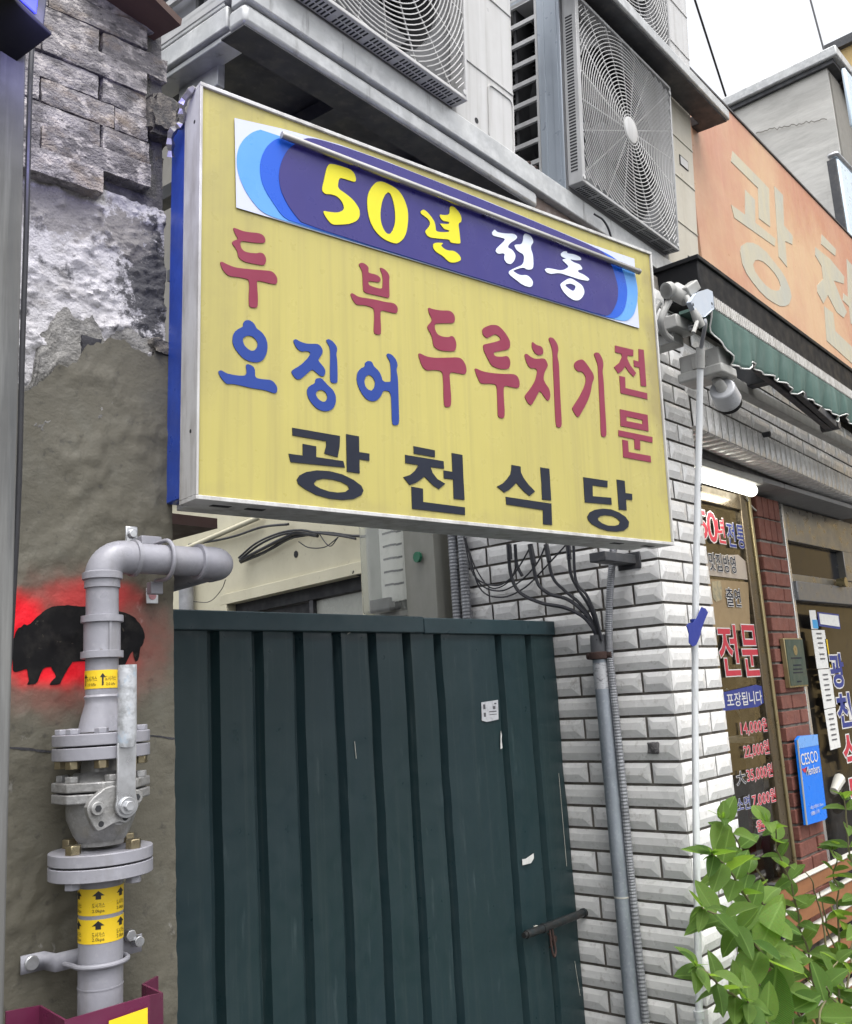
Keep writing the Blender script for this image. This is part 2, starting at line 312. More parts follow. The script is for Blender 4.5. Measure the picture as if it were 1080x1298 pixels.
# ================================================================ SETTING
g = MB().grid(40, 40, lambda a, b: (-60 + 120 * a, -60 + 120 * b, 0.0)); tag(g.build('street_ground', asphalt), kind='structure')
SF = ((0.982886,0.183957,0.009702,0.898390),(-0.183602,0.982553,-0.029663,1.266319),(-0.014989,0.027374,0.999513,2.695140),(0,0,0,1)); LF = ((0.996779,0.080199,0.000000,0.930000),(-0.080199,0.996779,0.000000,1.420000),(0.000000,0.000000,1.000000,0.000000),(0,0,0,1)); AF = ((0.999263,-0.038319,0.002302,1.075000),(0.038388,0.997465,-0.059920,1.350000),(0.000000,0.059964,0.998201,2.965000),(0,0,0,1)); UF = ((0.999263,-0.038388,0.000000,2.640000),(0.038388,0.999263,0.000000,1.120000),(0.000000,0.000000,1.000000,2.750000),(0,0,0,1)); GF = ((0.999610,-0.027922,0.000000,3.250000),(0.027922,0.999610,0.000000,1.420000),(0.000000,0.000000,1.000000,3.100000),(0,0,0,1)); TF = ((0.998135,-0.061049,0.000000,2.968000),(0.061049,0.998135,0.000000,1.384000),(0.000000,0.000000,1.000000,0.000000),(0,0,0,1)); KF = ((0.139173,0.990268,0.000000,2.640000),(0.990268,-0.139173,0.000000,2.200000),(0.000000,0.000000,1.000000,0.000000),(0,0,0,1))

# ================================================================ LEFT WALL (local: x along, y into the wall, z up)
lw = thing('brick_wall', 'crumbling wall of bare cement bricks over grey render with a red and black stencil', 'wall', LF)
MB().box((-1.5, .012, 0), (-.004, .75, 2.95)).build('masonry_core', core_m, lw)
EDGE = [(-1.5, 2.05), (-.6, 2.10), (-.252, 2.121), (-.22, 2.147), (-.208, 2.171), (-.174, 2.184), (-.154, 2.217), (-.12, 2.236), (-.083, 2.240), (-.06, 2.222), (-.03, 2.228), (.003, 2.232)]
def edge(u, E=EDGE):
    for (a, za), (b, zb) in zip(E, E[1:]):
        if a <= u <= b: return za + (zb - za) * (u - a) / (b - a)
    return E[-1][1]
def coat(name, mat, us, zlow, top, y0, amp, rag, seed, lip=.02, nz=170, sc=9, right=True):
    def fn(i, j):
        u = us[i]; t = top(u) + rag * fbm((u * 60, seed, 0), 1, 4)
        z = zlow + (t - zlow) * j / nz
        d = fbm((u, seed, z), sc, 5) * amp + fbm((u, seed + 4, z), sc * 5, 3) * amp * .35
        y = y0 - abs(d) * .6 - d * .4
        if i == len(us) - 1 and right: u += .0008 * fbm((seed, 2, z), 60, 3) - .004 * max(0, fbm((seed, 7, z), 22, 4) - .45)
        return Vector((u, y, z))
    b = MB(); n = len(us)
    vs = [fn(i, j) for j in range(nz + 1) for i in range(n)]
    vs += [Vector((vs[nz * n + i].x, y0 + lip, vs[nz * n + i].z - .004)) for i in range(n)]
    fs = []
    for j in range(nz + 1):
        for i in range(n - 1):
            a = j * n + i; fs.append((a, a + 1, a + n + 1, a + n))
    b.add(vs, fs)
    if right:
        vs2 = []
        for j in range(nz + 1):
            p = vs[j * n + n - 1]; vs2 += [p, Vector((p.x - .002, .70, p.z))]
        b.add(vs2, [(2 * j, 2 * j + 1, 2 * j + 3, 2 * j + 2) for j in range(nz)])
    return b.build(name, mat, lw, smooth=50)
USL = None
US = [-1.5, -1.2, -.9, -.7, -.55, -.45, -.4] + [-.36 + .36 * k / 72 for k in range(73)]
CR = coat('cement_render', render_m, US, 0.9, edge, -.006, .0075, .010, 3.1, lip=.02)
MB().box((-1.5, -.0045, 0), (-.001, .0125, .8995)).build('cement_render', render_m, lw)
TORN = [(-1.5, 2.12), (-.3, 2.125), (-.245, 2.13), (-.235, 2.20), (-.215, 2.262), (-.19, 2.272), (-.175, 2.262), (-.15, 2.278), (-.137, 2.262), (-.118, 2.238), (-.10, 2.268), (-.07, 2.262), (-.03, 2.255), (0.0, 2.245)]
coat('torn_render', torn_m, US, 2.05, lambda u: edge(u, TORN), .0015, .010, .022, 8.4, lip=.012, nz=60, sc=14, right=False)
def lime_top(u): return 2.52
coat('lime_wash', lime_m, US[:-1], 2.08, lime_top, .006, .014, .004, 5.7, lip=.02, nz=150, sc=17, right=True)
# dark cavity and the two stones that stick out at the corner
def rough_block(sx, sy, sz, amp, seed, mat, n=(14, 4, 6), rd=.05):
    bm = bmesh.new(); nx, ny, nz_ = n
    b = MB()
    def face(fn, a, c):
        b.grid(a, c, fn)
    face(lambda p, q: Vector((p, 0, q)), nx, nz_); face(lambda p, q: Vector((1 - p, 1, q)), nx, nz_)
    face(lambda p, q: Vector((p, q, 1)), nx, ny); face(lambda p, q: Vector((p, 1 - q, 0)), nx, ny)
    face(lambda p, q: Vector((1, p, q)), ny, nz_); face(lambda p, q: Vector((0, 1 - p, q)), ny, nz_)
    out = []
    for v in b.v:
        c = Vector(v) - Vector((.5, .5, .5)); p = Vector((c.x * sx, c.y * sy, c.z * sz))
        k = [abs(c.x) * 2, abs(c.y) * 2, abs(c.z) * 2]; s = sum(1 for t in k if t > .99)
        if s >= 2: p -= Vector((math.copysign(min(sx, sy, sz) * rd * .4, p.x) if k[0] > .99 else 0, math.copysign(min(sx, sy, sz) * rd * .4, p.y) if k[1] > .99 else 0, math.copysign(min(sx, sy, sz) * rd * .4, p.z) if k[2] > .99 else 0))
        q = p + Vector((seed * 3.7, seed, 0))
        p += Vector((fbm(q, 45, 3), fbm(q + Vector((5, 0, 0)), 38, 4), fbm(q + Vector((0, 9, 0)), 50, 3))) * amp
        out.append(p)
    bm.free(); m2 = MB(); m2.add(out, b.f); me = m2.mesh('block', mat, 0)
    bm = bmesh.new(); bm.from_mesh(me); bmesh.ops.remove_doubles(bm, verts=bm.verts, dist=.0008); bm.to_mesh(me); bm.free()
    me.shade_smooth(); me.set_sharp_from_angle(angle=R(40)); return me
VAR = {}
def brick_mesh(w, k):
    key = (round(w, 2), k)
    if key not in VAR: VAR[key] = rough_block(w, .09, .0475, .0019, k + w * 7, cbrick)
    return VAR[key]
ROWS = [(2.880, 2.925, [(-.46, -.27), (-.265, -.03)], 0), (2.832, 2.880, [(-.42, -.235), (-.23, -.045)], -.002), (2.785, 2.832, [(-.52, -.335), (-.33, -.140), (-.131, -.003)], .001),
        (2.738, 2.785, [(-.44, -.247), (-.240, -.047)], -.003), (2.690, 2.738, [(-.52, -.335), (-.33, -.140), (-.130, -.046)], .002),
        (2.642, 2.690, [(-.44, -.247), (-.240, -.110), (-.105, -.043)], .001), (2.592, 2.642, [(-.52, -.335), (-.33, -.138), (-.130, -.042)], -.001),
        (2.545, 2.592, [(-.44, -.247), (-.241, -.043)], -.009), (2.498, 2.545, [(-.52, -.335), (-.33, -.137)], -.014)]
rb = random.Random(5)
for z0, z1, segs, yo in ROWS:
    for a, b_ in segs:
        meshobj('brick', brick_mesh(b_ - a + .004, rb.randint(0, 4)), lw, Matrix.Translation(((a + b_) / 2, .038 + yo + rb.uniform(-.0022, .0022), (z0 + z1) / 2)) @ Matrix.Rotation(rb.uniform(-.012, .012), 4, 'Y') @ Matrix.Rotation(rb.uniform(-.02, .02), 4, 'Z'))
for (u, z, w, h, yo, k) in [(-.016, 2.703, .058, .082, .0, 11), (-.020, 2.805, .03, .04, .03, 12), (-.012, 2.243, .062, .036, .018, 13), (-.020, 2.60, .04, .09, .045, 14)]:
    meshobj('stone', rough_block(w, .09, h, .006, k, stone_m, (9, 7, 8), .5), lw, Matrix.Translation((u, yo + .015, z)))
meshobj('stone', rough_block(.038, .05, .048, .004, 21, char_m, (6, 6, 6)), lw, Matrix.Translation((-.145, .022, 2.212)))
MB().box((-.045, .03, 2.45), (-.001, .2, 2.95)).build('corner_pier', M('smooth grey render', (.20, .20, .23), .8, var=[((.36, .35, .38), (20, 20, 8), .58, .1, .7), ((.10, .10, .11), 25, .6, .08, .7)], bump=[(40, .5, 5)]), lw)
# roof board at the very top
MB().bar((-.16, -.04, 2.915), (-.015, .0, 2.885), .12, .016).build('eaves_board', brown, lw)
# crack
cr = []
for k in range(61):
    u = -.33 + .33 * k / 60; cr.append((u, 1.556 + .007 * fbm((u * 9, 1, 0), 1, 4) - .006 * math.sin(u * 26), .0009 + .0016 * abs(fbm((u * 30, 7, 0), 1, 3))))

# stencil: red spray cloud lives in the render material, the black animal is a painted sheet that follows the render
n_, l_, bs_ = nodes_of(render_m)
src = bs_.inputs['Base Color'].links[0].from_socket
tcx = n_.new('ShaderNodeTexCoord'); nz = n_.new('ShaderNodeTexNoise'); nz.inputs['Scale'].default_value = 34; nz.inputs['Detail'].default_value = 6; l_.new(tcx.outputs['Object'], nz.inputs['Vector'])
def spray(cu, cz, ru, rz, amt, prev, colr=(.62, .010, .022)):
    sb = n_.new('ShaderNodeVectorMath'); sb.operation = 'SUBTRACT'; l_.new(tcx.outputs['Object'], sb.inputs[0]); sb.inputs[1].default_value = (cu, 0, cz)
    ml = n_.new('ShaderNodeVectorMath'); ml.operation = 'MULTIPLY'; l_.new(sb.outputs[0], ml.inputs[0]); ml.inputs[1].default_value = (1 / ru, 0, 1 / rz)
    ln = n_.new('ShaderNodeVectorMath'); ln.operation = 'LENGTH'; l_.new(ml.outputs[0], ln.inputs[0])
    ad = n_.new('ShaderNodeMath'); ad.operation = 'MULTIPLY_ADD'; l_.new(nz.outputs[0], ad.inputs[0]); ad.inputs[1].default_value = .35; l_.new(ln.outputs[1], ad.inputs[2])
    mr = n_.new('ShaderNodeMapRange'); mr.interpolation_type = 'SMOOTHERSTEP'; mr.inputs[1].default_value = 1.32; mr.inputs[2].default_value = .55; mr.inputs[3].default_value = 0; mr.inputs[4].default_value = amt; l_.new(ad.outputs[0], mr.inputs[0])
    mx = n_.new('ShaderNodeMix'); mx.data_type = 'RGBA'; l_.new(mr.outputs[0], mx.inputs[0]); l_.new(prev, mx.inputs[6]); mx.inputs[7].default_value = (*colr, 1); return mx.outputs[2]
s_ = spray(-.17, 1.715, .19, .125, .42, src, (.36, .03, .025)); s_ = spray(-.19, 1.690, .125, .052, 1.0, s_, (.80, .005, .018)); s_ = spray(-.262, 1.745, .055, .06, 1.0, s_, (.80, .005, .018)); s_ = spray(-.14, 1.79, .10, .035, .5, s_)
l_.new(s_, bs_.inputs['Base Color'])
n_, l_, bs_ = nodes_of(lime_m); src = bs_.inputs['Base Color'].links[0].from_socket
tcx = n_.new('ShaderNodeTexCoord'); nz = n_.new('ShaderNodeTexNoise'); nz.inputs['Scale'].default_value = 46; nz.inputs['Detail'].default_value = 8; nz.inputs['Roughness'].default_value = .7; l_.new(tcx.outputs['Object'], nz.inputs['Vector'])
def stain(cu, cz, ru, rz, amt, prev, colr, sf=.3):
    sb = n_.new('ShaderNodeVectorMath'); sb.operation = 'SUBTRACT'; l_.new(tcx.outputs['Object'], sb.inputs[0]); sb.inputs[1].default_value = (cu, 0, cz)
    ml = n_.new('ShaderNodeVectorMath'); ml.operation = 'MULTIPLY'; l_.new(sb.outputs[0], ml.inputs[0]); ml.inputs[1].default_value = (1 / ru, 0, 1 / rz)
    ln = n_.new('ShaderNodeVectorMath'); ln.operation = 'LENGTH'; l_.new(ml.outputs[0], ln.inputs[0])
    ad = n_.new('ShaderNodeMath'); ad.operation = 'MULTIPLY_ADD'; l_.new(nz.outputs[0], ad.inputs[0]); ad.inputs[1].default_value = 3.2; l_.new(ln.outputs[1], ad.inputs[2])
    mr = n_.new('ShaderNodeMapRange'); mr.inputs[1].default_value = 2.55; mr.inputs[2].default_value = 2.55 - sf; mr.inputs[3].default_value = 0; mr.inputs[4].default_value = amt; l_.new(ad.outputs[0], mr.inputs[0])
    mx = n_.new('ShaderNodeMix'); mx.data_type = 'RGBA'; l_.new(mr.outputs[0], mx.inputs[0]); l_.new(prev, mx.inputs[6]); mx.inputs[7].default_value = (*colr, 1); return mx.outputs[2]
s_ = stain(-.03, 2.37, .075, .15, .95, src, (.045, .045, .048)); s_ = stain(-.21, 2.46, .16, .055, .85, s_, (.21, .20, .19)); s_ = stain(-.08, 2.45, .06, .05, .9, s_, (.20, .19, .18))
l_.new(s_, bs_.inputs['Base Color'])
n_, l_, bs_ = nodes_of(yellow); src = bs_.inputs['Base Color'].links[0].from_socket
tcx = n_.new('ShaderNodeTexCoord'); nz = n_.new('ShaderNodeTexNoise'); nz.inputs['Scale'].default_value = 7; nz.inputs['Detail'].default_value = 7; nz.inputs['Roughness'].default_value = .6; l_.new(tcx.outputs['Object'], nz.inputs['Vector'])
s_ = stain(.55, .78, .85, .12, .55, src, (.27, .235, .095), 1.0); s_ = stain(1.215, .40, .05, .60, .6, s_, (.23, .185, .09), .8); s_ = stain(.03, .55, .12, .42, .45, s_, (.27, .24, .10), 1.0); s_ = stain(.6, -.01, .9, .05, .4, s_, (.26, .22, .10), .9)
l_.new(s_, bs_.inputs['Base Color'])
bis = [(-0.2689,1.7185),(-0.2653,1.7324),(-0.2623,1.7385),(-0.2564,1.7401),(-0.2525,1.7445),(-0.2465,1.7418),(-0.2306,1.7590),(-0.2185,1.7682),(-0.2061,1.7738),(-0.1808,1.7756),(-0.1505,1.7720),(-0.1239,1.7707),(-0.0989,1.7673),(-0.0734,1.7589),(-0.0593,1.7436),(-0.0523,1.7261),(-0.0571,1.7108),(-0.0632,1.7065),(-0.0623,1.6956),(-0.0651,1.6861),(-0.0712,1.6836),(-0.0698,1.6957),(-0.0707,1.7044),(-0.0781,1.7001),(-0.0874,1.6852),(-0.0910,1.6704),(-0.0965,1.6705),(-0.0988,1.6812),(-0.1190,1.6774),(-0.1367,1.6833),(-0.1563,1.6866),(-0.1756,1.6865),(-0.1831,1.6842),(-0.1859,1.6728),(-0.1929,1.6608),(-0.1981,1.6509),(-0.2125,1.6502),(-0.2114,1.6541),(-0.2025,1.6631),(-0.1989,1.6732),(-0.1985,1.6772),(-0.2068,1.6790),(-0.2211,1.6778),(-0.2262,1.6679),(-0.2308,1.6540),(-0.2467,1.6526),(-0.2448,1.6565),(-0.2402,1.6663),(-0.2372,1.6782),(-0.2491,1.6761),(-0.2609,1.6728),(-0.2656,1.6725),(-0.2688,1.6769)]
from mathutils.bvhtree import BVHTree
bvh = BVHTree.FromPolygons([v.co.copy() for v in CR.data.vertices], [tuple(p.vertices) for p in CR.data.polygons])
def on_wall(x, z, d=.0011):
    h = bvh.ray_cast(Vector((x, -.3, z)), Vector((0, 1, 0)))[0]
    return (x, (h.y if h else -.01) - d, z)
x0_, x1_ = min(p[0] for p in bis), max(p[0] for p in bis); z0_, z1_ = min(p[1] for p in bis), max(p[1] for p in bis)
bm = bmesh.new(); bvs = [bm.verts.new((x, 0, z)) for x, z in smoothpoly(bis, 1)]; bm.faces.new(bvs); bmesh.ops.triangulate(bm, faces=bm.faces[:])
for q in range(1, 36): bmesh.ops.bisect_plane(bm, geom=bm.verts[:] + bm.edges[:] + bm.faces[:], plane_co=(x0_ + (x1_ - x0_) * q / 36, 0, 0), plane_no=(1, 0, 0))
for q in range(1, 20): bmesh.ops.bisect_plane(bm, geom=bm.verts[:] + bm.edges[:] + bm.faces[:], plane_co=(0, 0, z0_ + (z1_ - z0_) * q / 20), plane_no=(0, 0, 1))
bm.verts.index_update(); b = MB(); b.add([on_wall(v.co.x + .0011 * fbm((v.co.x, 3, v.co.z), 90, 2), v.co.z + .0011 * fbm((v.co.x, 9, v.co.z), 90, 2)) for v in bm.verts], [tuple(v.index for v in f.verts) for f in bm.faces]); bm.free()
me = b.mesh('painted_stencil', M('matt black spray', (.008, .008, .009), .9, spec=.15, var=[((.03, .028, .026), 30, .56, .1, .6), ((.10, .085, .068), 70, .685, .04, .8)]), 50); bm = bmesh.new(); bm.from_mesh(me); bmesh.ops.recalc_face_normals(bm, faces=bm.faces)
for f in bm.faces:
    if f.normal.y > 0: f.normal_flip()
bm.to_mesh(me); bm.free(); meshobj('painted_stencil', me, lw)
b = MB(); b.add([on_wall(u, z + w * 1.3, .0008) for u, z, w in cr] + [on_wall(u, z - w * 1.3, .0008) for u, z, w in cr], [(i, i + 61, i + 62, i + 1) for i in range(60)]); b.build('crack', char_m, lw, smooth=0)
# small metal tag on the wall
t = thing('wall_tag', 'small square silver tag with a faded round mark on the render under the pipe', 'tag', LF, (-0.0458, -.020, 1.7922))
MB().box((-.011, 0, -.013), (.011, .002, .013)).build('tag_plate', zinc, t, bevel=.002)
MB().lathe([(.0045, 0), (.0068, 0), (.0068, .0006), (.0045, .0006)], 20, Matrix.Translation((0, -.0002, 0)) @ Matrix.Rotation(R(90), 4, 'X')).build('round_mark', M('faded pink print', (.45, .22, .24), .6), t)

# ---------------------------------------------------------------- grey post, black cable, lamp box at the far left
p0 = Vector((0.5562,1.2700,2.6148)); p1 = Vector((0.5555,1.2700,1.7182)); dr = (p1 - p0)
t = thing('grey_post', 'weathered grey square post at the left edge under the dark lamp box', 'post', None, p0 + dr * 2.6)
mp = MB().bar(-dr * 2.6, dr * .6 - dr * .0, .042, .042, up=(0, 1, 0)); mp.build('post', post_m, t, bevel=.004)
cab = [(0.6279,1.3300,2.7597), (0.6241,1.3300,2.6851), (0.6209,1.3300,2.5843), (0.6197,1.3300,2.3269), (0.6176,1.3300,2.1351), (0.6170,1.3300,1.9414), (0.6125,1.3300,1.7798), (0.6058,1.3300,1.6369), (0.5919,1.3300,1.5014)]
tag(MB().tube(spline(cab, 6), .0044, 8).build('hanging_cable', cable_m), 'single black cable hanging down in front of the crumbling brick wall', 'cable')
lc = Vector((0.5440,1.2200,2.6060))
t = thing('lamp_box', 'dark lamp box with a blue lens on top of the grey post', 'lamp', None, lc)
t.rotation_euler = (R(-12), R(14), R(12))
MB().box((-.09, -.03, -.028), (.030, .05, .09)).build('housing', steel_d, t, bevel=.004)
MB().box((-.095, -.04, -.036), (.036, .055, -.028)).build('rim', black_p, t, bevel=.002)
MB().box((-.08, -.034, -.010), (.012, -.0305, .05)).build('lens', emis('blue lens', (.04, .05, .6), .5), t, bevel=.002)
bl = bpy.data.lights.new('lamp_glow', 'AREA'); bl.size = .08; bl.energy = .6; bl.color = (.40, .38, 1.0)
blo = bpy.data.objects.new('lamp_glow', bl); COL.objects.link(blo); blo.location = lc + Vector((.02, -.10, -.02)); blo.rotation_euler = (Vector((.9, 1.42, 2.62)) - blo.location).to_track_quat('-Z', 'Y').to_euler()

# ---------------------------------------------------------------- GAS PIPE (local to the wall frame)
PU, PY = -0.1637, -.085
Z = lambda k: PZ[k]
PZ = {690:1.8620,705:1.8433,728:1.8148,738:1.8025,785:1.7452,830:1.6910,850:1.6672,873:1.6400,884:1.6270,925:1.5791,937:1.5652,947:1.5537,965:1.5330,988:1.5067,1003:1.4897,1020:1.4704,1055:1.4311,1068:1.4167,1085:1.3978,1112:1.3680,1122:1.3571,1155:1.3211,1160:1.3157,1190:1.2834,1205:1.2673,1215:1.2566,1225:1.2460,1248:1.2216,1298:1.1692}
gp = thing('gas_pipe', 'light grey gas pipe with valve and flanges rising to an elbow on the left wall', 'pipe', LF, (PU, PY, 0))
r = .0243; zt = PZ[705]
HX = 0.2160
r2 = .0312
MB().cyl((0, 0, .3), (0, 0, PZ[1112]), r2, 36).build('pipe', gas_m, gp)
MB().cyl((0, 0, PZ[884]), (0, 0, PZ[728]), r, 32).build('pipe', gas_m, gp)
er = .034
arc = [Vector((er - er * math.cos(a), 0, zt - er + er * math.sin(a))) for a in [math.pi / 2 * k / 10 for k in range(11)]]
arc[0].z -= .004
MB().tube([(0, 0, zt - er - .016)] + arc + [(er + .016, 0, zt)], r * 1.10, 32).build('elbow', gas_m, gp)
MB().lathe([(r * 1.05, -.007), (r * 1.24, -.005), (r * 1.24, .005), (r * 1.05, .007)], 32, Matrix.Translation((0, 0, PZ[728] - .003))).build('elbow_rim', gas_m, gp)
MB().lathe([(r * 1.05, -.004), (r * 1.22, -.003), (r * 1.22, .003), (r * 1.05, .004)], 32, Matrix.Translation((er + .018, 0, zt)) @ Matrix.Rotation(R(90), 4, 'Y')).build('elbow_rim', gas_m, gp)
MB().cyl((er, 0, zt), (HX - .02, 0, zt), r, 32).build('pipe', gas_m, gp)
MB().tube([(er + .075, 0, zt), (er + .079, 0, zt)], r * 1.03, 32).build('weld_seam', gas_m, gp)
Rz = Matrix.Rotation(R(4.6), 4, 'Z')   # square to the alley
er2 = .03
a2 = []
for k in range(11):
    a = math.pi / 2 * k / 10; a2.append(Vector((HX - er2 + er2 * math.sin(a) + .002, er2 - er2 * math.cos(a), zt)))
MB().tube([(HX - er2 - .018, 0, zt)] + a2 + [(HX + .002, er2 + .02, zt)], r * 1.10, 32).build('elbow', gas_m, gp)
MB().lathe([(r * 1.05, -.004), (r * 1.24, -.003), (r * 1.24, .003), (r * 1.05, .004)], 32, Matrix.Translation((HX - er2 - .018, 0, zt)) @ Matrix.Rotation(R(90), 4, 'Y')).build('elbow_rim', gas_m, gp)
MB().cyl((HX + .002, er2, zt), (HX + .06, .9, zt), r, 32).build('pipe', gas_m, gp)
# coupling
zc0, zc1 = PZ[830], PZ[785]
MB().lathe([(r * 1.12, zc0), (r * 1.12, zc1)], 32).build('coupling', gas_m, gp)
for z in (zc0, zc1): MB().lathe([(r * 1.05, z - .006), (r * 1.3, z - .005), (r * 1.3, z + .005), (r * 1.05, z + .006)], 32).build('coupling_rim', gas_m, gp)
MB().box((-.002, -r * 1.2, zc0), (.002, -r * 1.05, zc1)).build('coupling_rib', gas_m, gp)
# reducer + flanges
MB().lathe([(r * 1.0, PZ[884] + .004), (r * 1.08, PZ[884] + .001), (r * 1.0, PZ[884] - .004), (r * 1.02, PZ[884] - .01), (r * 1.25, PZ[925] + .018), (r * 1.42, PZ[925] - .002)], 32).build('reducer', gas_m, gp)
FR = .0700
def flange(z1, z0, mat, nm='flange', rr=FR):
    MB().lathe([(r, z0), (rr - .001, z0), (rr, z0 + .001), (rr, z1 - .001), (rr - .001, z1), (r, z1)], 48).build(nm, mat, gp)
fz = PZ[925] - .004
flange(fz, fz - .0165, gas_m); flange(fz - .019, fz - .037, gas_m)
def bolts(zs, rad, mat, n=4, off=R(52), h=.010, br=.0105, nm='bolt'):
    for k in range(n):
        a = off + 2 * math.pi * k / n; c = (rad * math.cos(a), rad * math.sin(a))
        for z, hh in zs:
            MB().ngon((c[0], c[1], z), br, hh, 6, rot=k).build(nm, mat, gp, bevel=.001)
bolts([(fz, .008)], .056, gas_m, 8, R(20)); bolts([(fz - .037 - .012, .012)], .056, brass, 8, R(20))
# valve
zv1, zv0 = PZ[988], PZ[1055]
MB().lathe([(.034, fz - .075), (.03, fz - .06), (.028, fz - .037)], 32).build('valve_neck', valve_m, gp)
MB().lathe([(.034, zv0 - .010), (.040, zv0), (.049, zv0 + .022), (.050, PZ[1020] - .005), (.050, PZ[1020] + .014)], 36).build('valve_body', valve_m, gp)
zb = PZ[1003]
MB().ngon((0, 0, zb - .012), .070, .0135, 8, rot=R(22.5)).build('valve_flange', valve_m, gp, bevel=.002)
MB().ngon((0, 0, zb + .004), .070, .0135, 8, rot=R(22.5)).build('valve_flange', valve_m, gp, bevel=.002)
bolts([(zb + .0175, .009)], .056, valve_m, 6, R(20))
MB().lathe([(.052, zb + .017), (.036, zb + .030), (.034, fz - .07)], 32).build('valve_shoulder', valve_m, gp)
MB().lathe([(.032, PZ[1068] - .002), (.033, PZ[1068] + .012), (.038, zv0 - .002)], 32).build('valve_neck', valve_m, gp)
f2 = PZ[1085] + .011
FR2 = .0735
flange(f2, f2 - .0165, gas_m, rr=FR2); flange(f2 - .019, f2 - .037, gas_m, rr=FR2)
bolts([(f2, .013)], .058, brass, 4, R(25), br=.0115); bolts([(f2 - .047, .010)], .058, gas_m, 4, R(25), br=.0115)
# stem plate and lever
hx = 0.0025; hz = 1.4716
MF = Matrix.Translation((hx - .008, -.062, hz)) @ Matrix.Rotation(R(90), 4, 'X')
MB().prism(smoothpoly([(-.049, .001), (-.042, .014), (-.016, .031), (.014, .024), (.030, .020), (.036, .008), (.028, -.008), (.014, -.026), (-.004, -.021), (-.030, -.032), (-.037, -.026)], 1), -.004, .008, MF).build('stem_plate', valve_m, gp, bevel=.0015)
MB().cyl((hx - .005, -.03, hz), (hx - .005, -.066, hz), .026, 28).build('stem_boss', valve_m, gp)
for dx, dz in ((-.034, .001), (.024, .010)):
    MB().tube([(hx - .008 + dx, -.060, hz + dz), (hx - .008 + dx, -.076, hz + dz)], .0095, 18).build('socket_bolt', valve_m, gp, bevel=.001)
    MB().ngon((hx - .008 + dx, -(hz + dz), 0), .005, .0005, 6, Matrix(((1,0,0,0),(0,0,-1,-.0762),(0,-1,0,0),(0,0,0,1)))).build('socket_hole', dark_in, gp)
for dx, dz in ((-.027, -.021), (.009, -.017)):
    MB().cyl((hx - .008 + dx, -.0695, hz + dz), (hx - .008 + dx, -.0702, hz + dz), .0042, 14).build('plate_hole', dark_in, gp)
ML = Matrix.Translation((hx, -.074, hz)) @ Matrix.Rotation(R(90), 4, 'X')
hl = 0.1990
MB().prism([(.017 * math.cos(a), .017 * math.sin(a)) for a in [R(155 + 230 * k / 14) for k in range(15)]] + [(.0135, .02), (.0145, hl * .44), (-.0145, hl * .44), (-.0145, .02)], -.001, .004, ML).build('lever', zinc, gp, bevel=.0008)
MB().tube([(hx, -.0745, hz + hl * .42), (hx, -.0775, hz + hl * .5), (hx, -.0785, hz + hl)], [.0125, .0135, .0135], 16).build('lever_grip', M('worn grip', (.50, .52, .55), .5, .2, var=[((.28, .29, .3), 70, .55, .08, .8), ((.35, .5, .65), 40, .62, .06, .5)], bump=[(160, .2, 3)]), gp)
MB().cyl((hx, -.074, hz), (hx, -.082, hz), .0125, 24).build('washer', zinc, gp, bevel=.001)
MB().ngon((hx, -hz, 0), .0075, .006, 6, Matrix(((1,0,0,0),(0,0,-1,-.082),(0,-1,0,0),(0,0,0,1)))).build('lever_nut', zinc, gp, bevel=.0008)
for k, (c, dz) in enumerate((('4', .030), ('0', .022))):
    pass
# stickers with print wrapped round the pipe
def wrap_text(body, a0, zc, h, w, mat, rr):
    vs, fs = text_polys(body, 1.0); xs = [v.x for v in vs]; ys = [v.y for v in vs]
    ax, bx_, ay, by = min(xs), max(xs), min(ys), max(ys); b = MB()
    q = []
    for v in vs:
        a = a0 + ((v.x - ax) / (bx_ - ax) - .5) * w / rr
        q.append((rr * math.sin(a), -rr * math.cos(a), zc + ((v.y - ay) / (by - ay) - .5) * h))
    b.add(q, fs); return b.build('sticker_print', mat, gp, smooth=0)
def wrap_poly(poly, a0, zc, mat, rr):
    b = MB(); b.add([(rr * math.sin(a0 + x / rr), -rr * math.cos(a0 + x / rr), zc + z) for x, z in poly], [tuple(range(len(poly)))]); b.build('sticker_arrow', mat, gp, smooth=0)
ARW = [(-.0013, -.009), (.0013, -.009), (.0013, .003), (.0042, .003), (0, .009), (-.0042, .003), (-.0013, .003)]
ARW2 = [(-.0038, -.0048), (.0038, -.0048), (.0038, 0), (.0088, 0), (0, .0068), (-.0088, 0), (-.0038, 0)]
for (za, zb_, kind) in ((PZ[850], PZ[873], 0), (PZ[1122], PZ[1155], 1), (PZ[1160], PZ[1190], 1)):
    rr = (r2 if kind else r) + .0006
    MB().lathe([(rr, zb_), (rr, za)], 40).build('sticker', sticker_y, gp); zc = (za + zb_) / 2; h = za - zb_; rr += .0004
    for k in range(-3, 4):
        a = k * (R(64) if kind else R(68)) - (R(19) if kind else R(36))
        if kind == 0:
            wrap_text('도시가스', a - R(26), zc + .001, .0075, .019, sticker_b, rr); wrap_text('2.0 kPa', a - R(26), zc - .0075, .004, .015, sticker_b, rr)
            wrap_poly(ARW, a + R(14), zc, sticker_b, rr)
        else:
            wrap_poly(ARW2, a - R(12), zc + h * .24, sticker_b, rr); wrap_text('도시가스', a - R(12), zc - h * .12, .0068, .018, sticker_b, rr); wrap_text('2.0kpa', a - R(12), zc - h * .34, .0056, .017, sticker_b, rr)
MB().tube([(0, 0, PZ[1248] - .001), (0, 0, PZ[1248] + .001)], r2 * 1.02, 32).build('weld_seam', gas_m, gp)
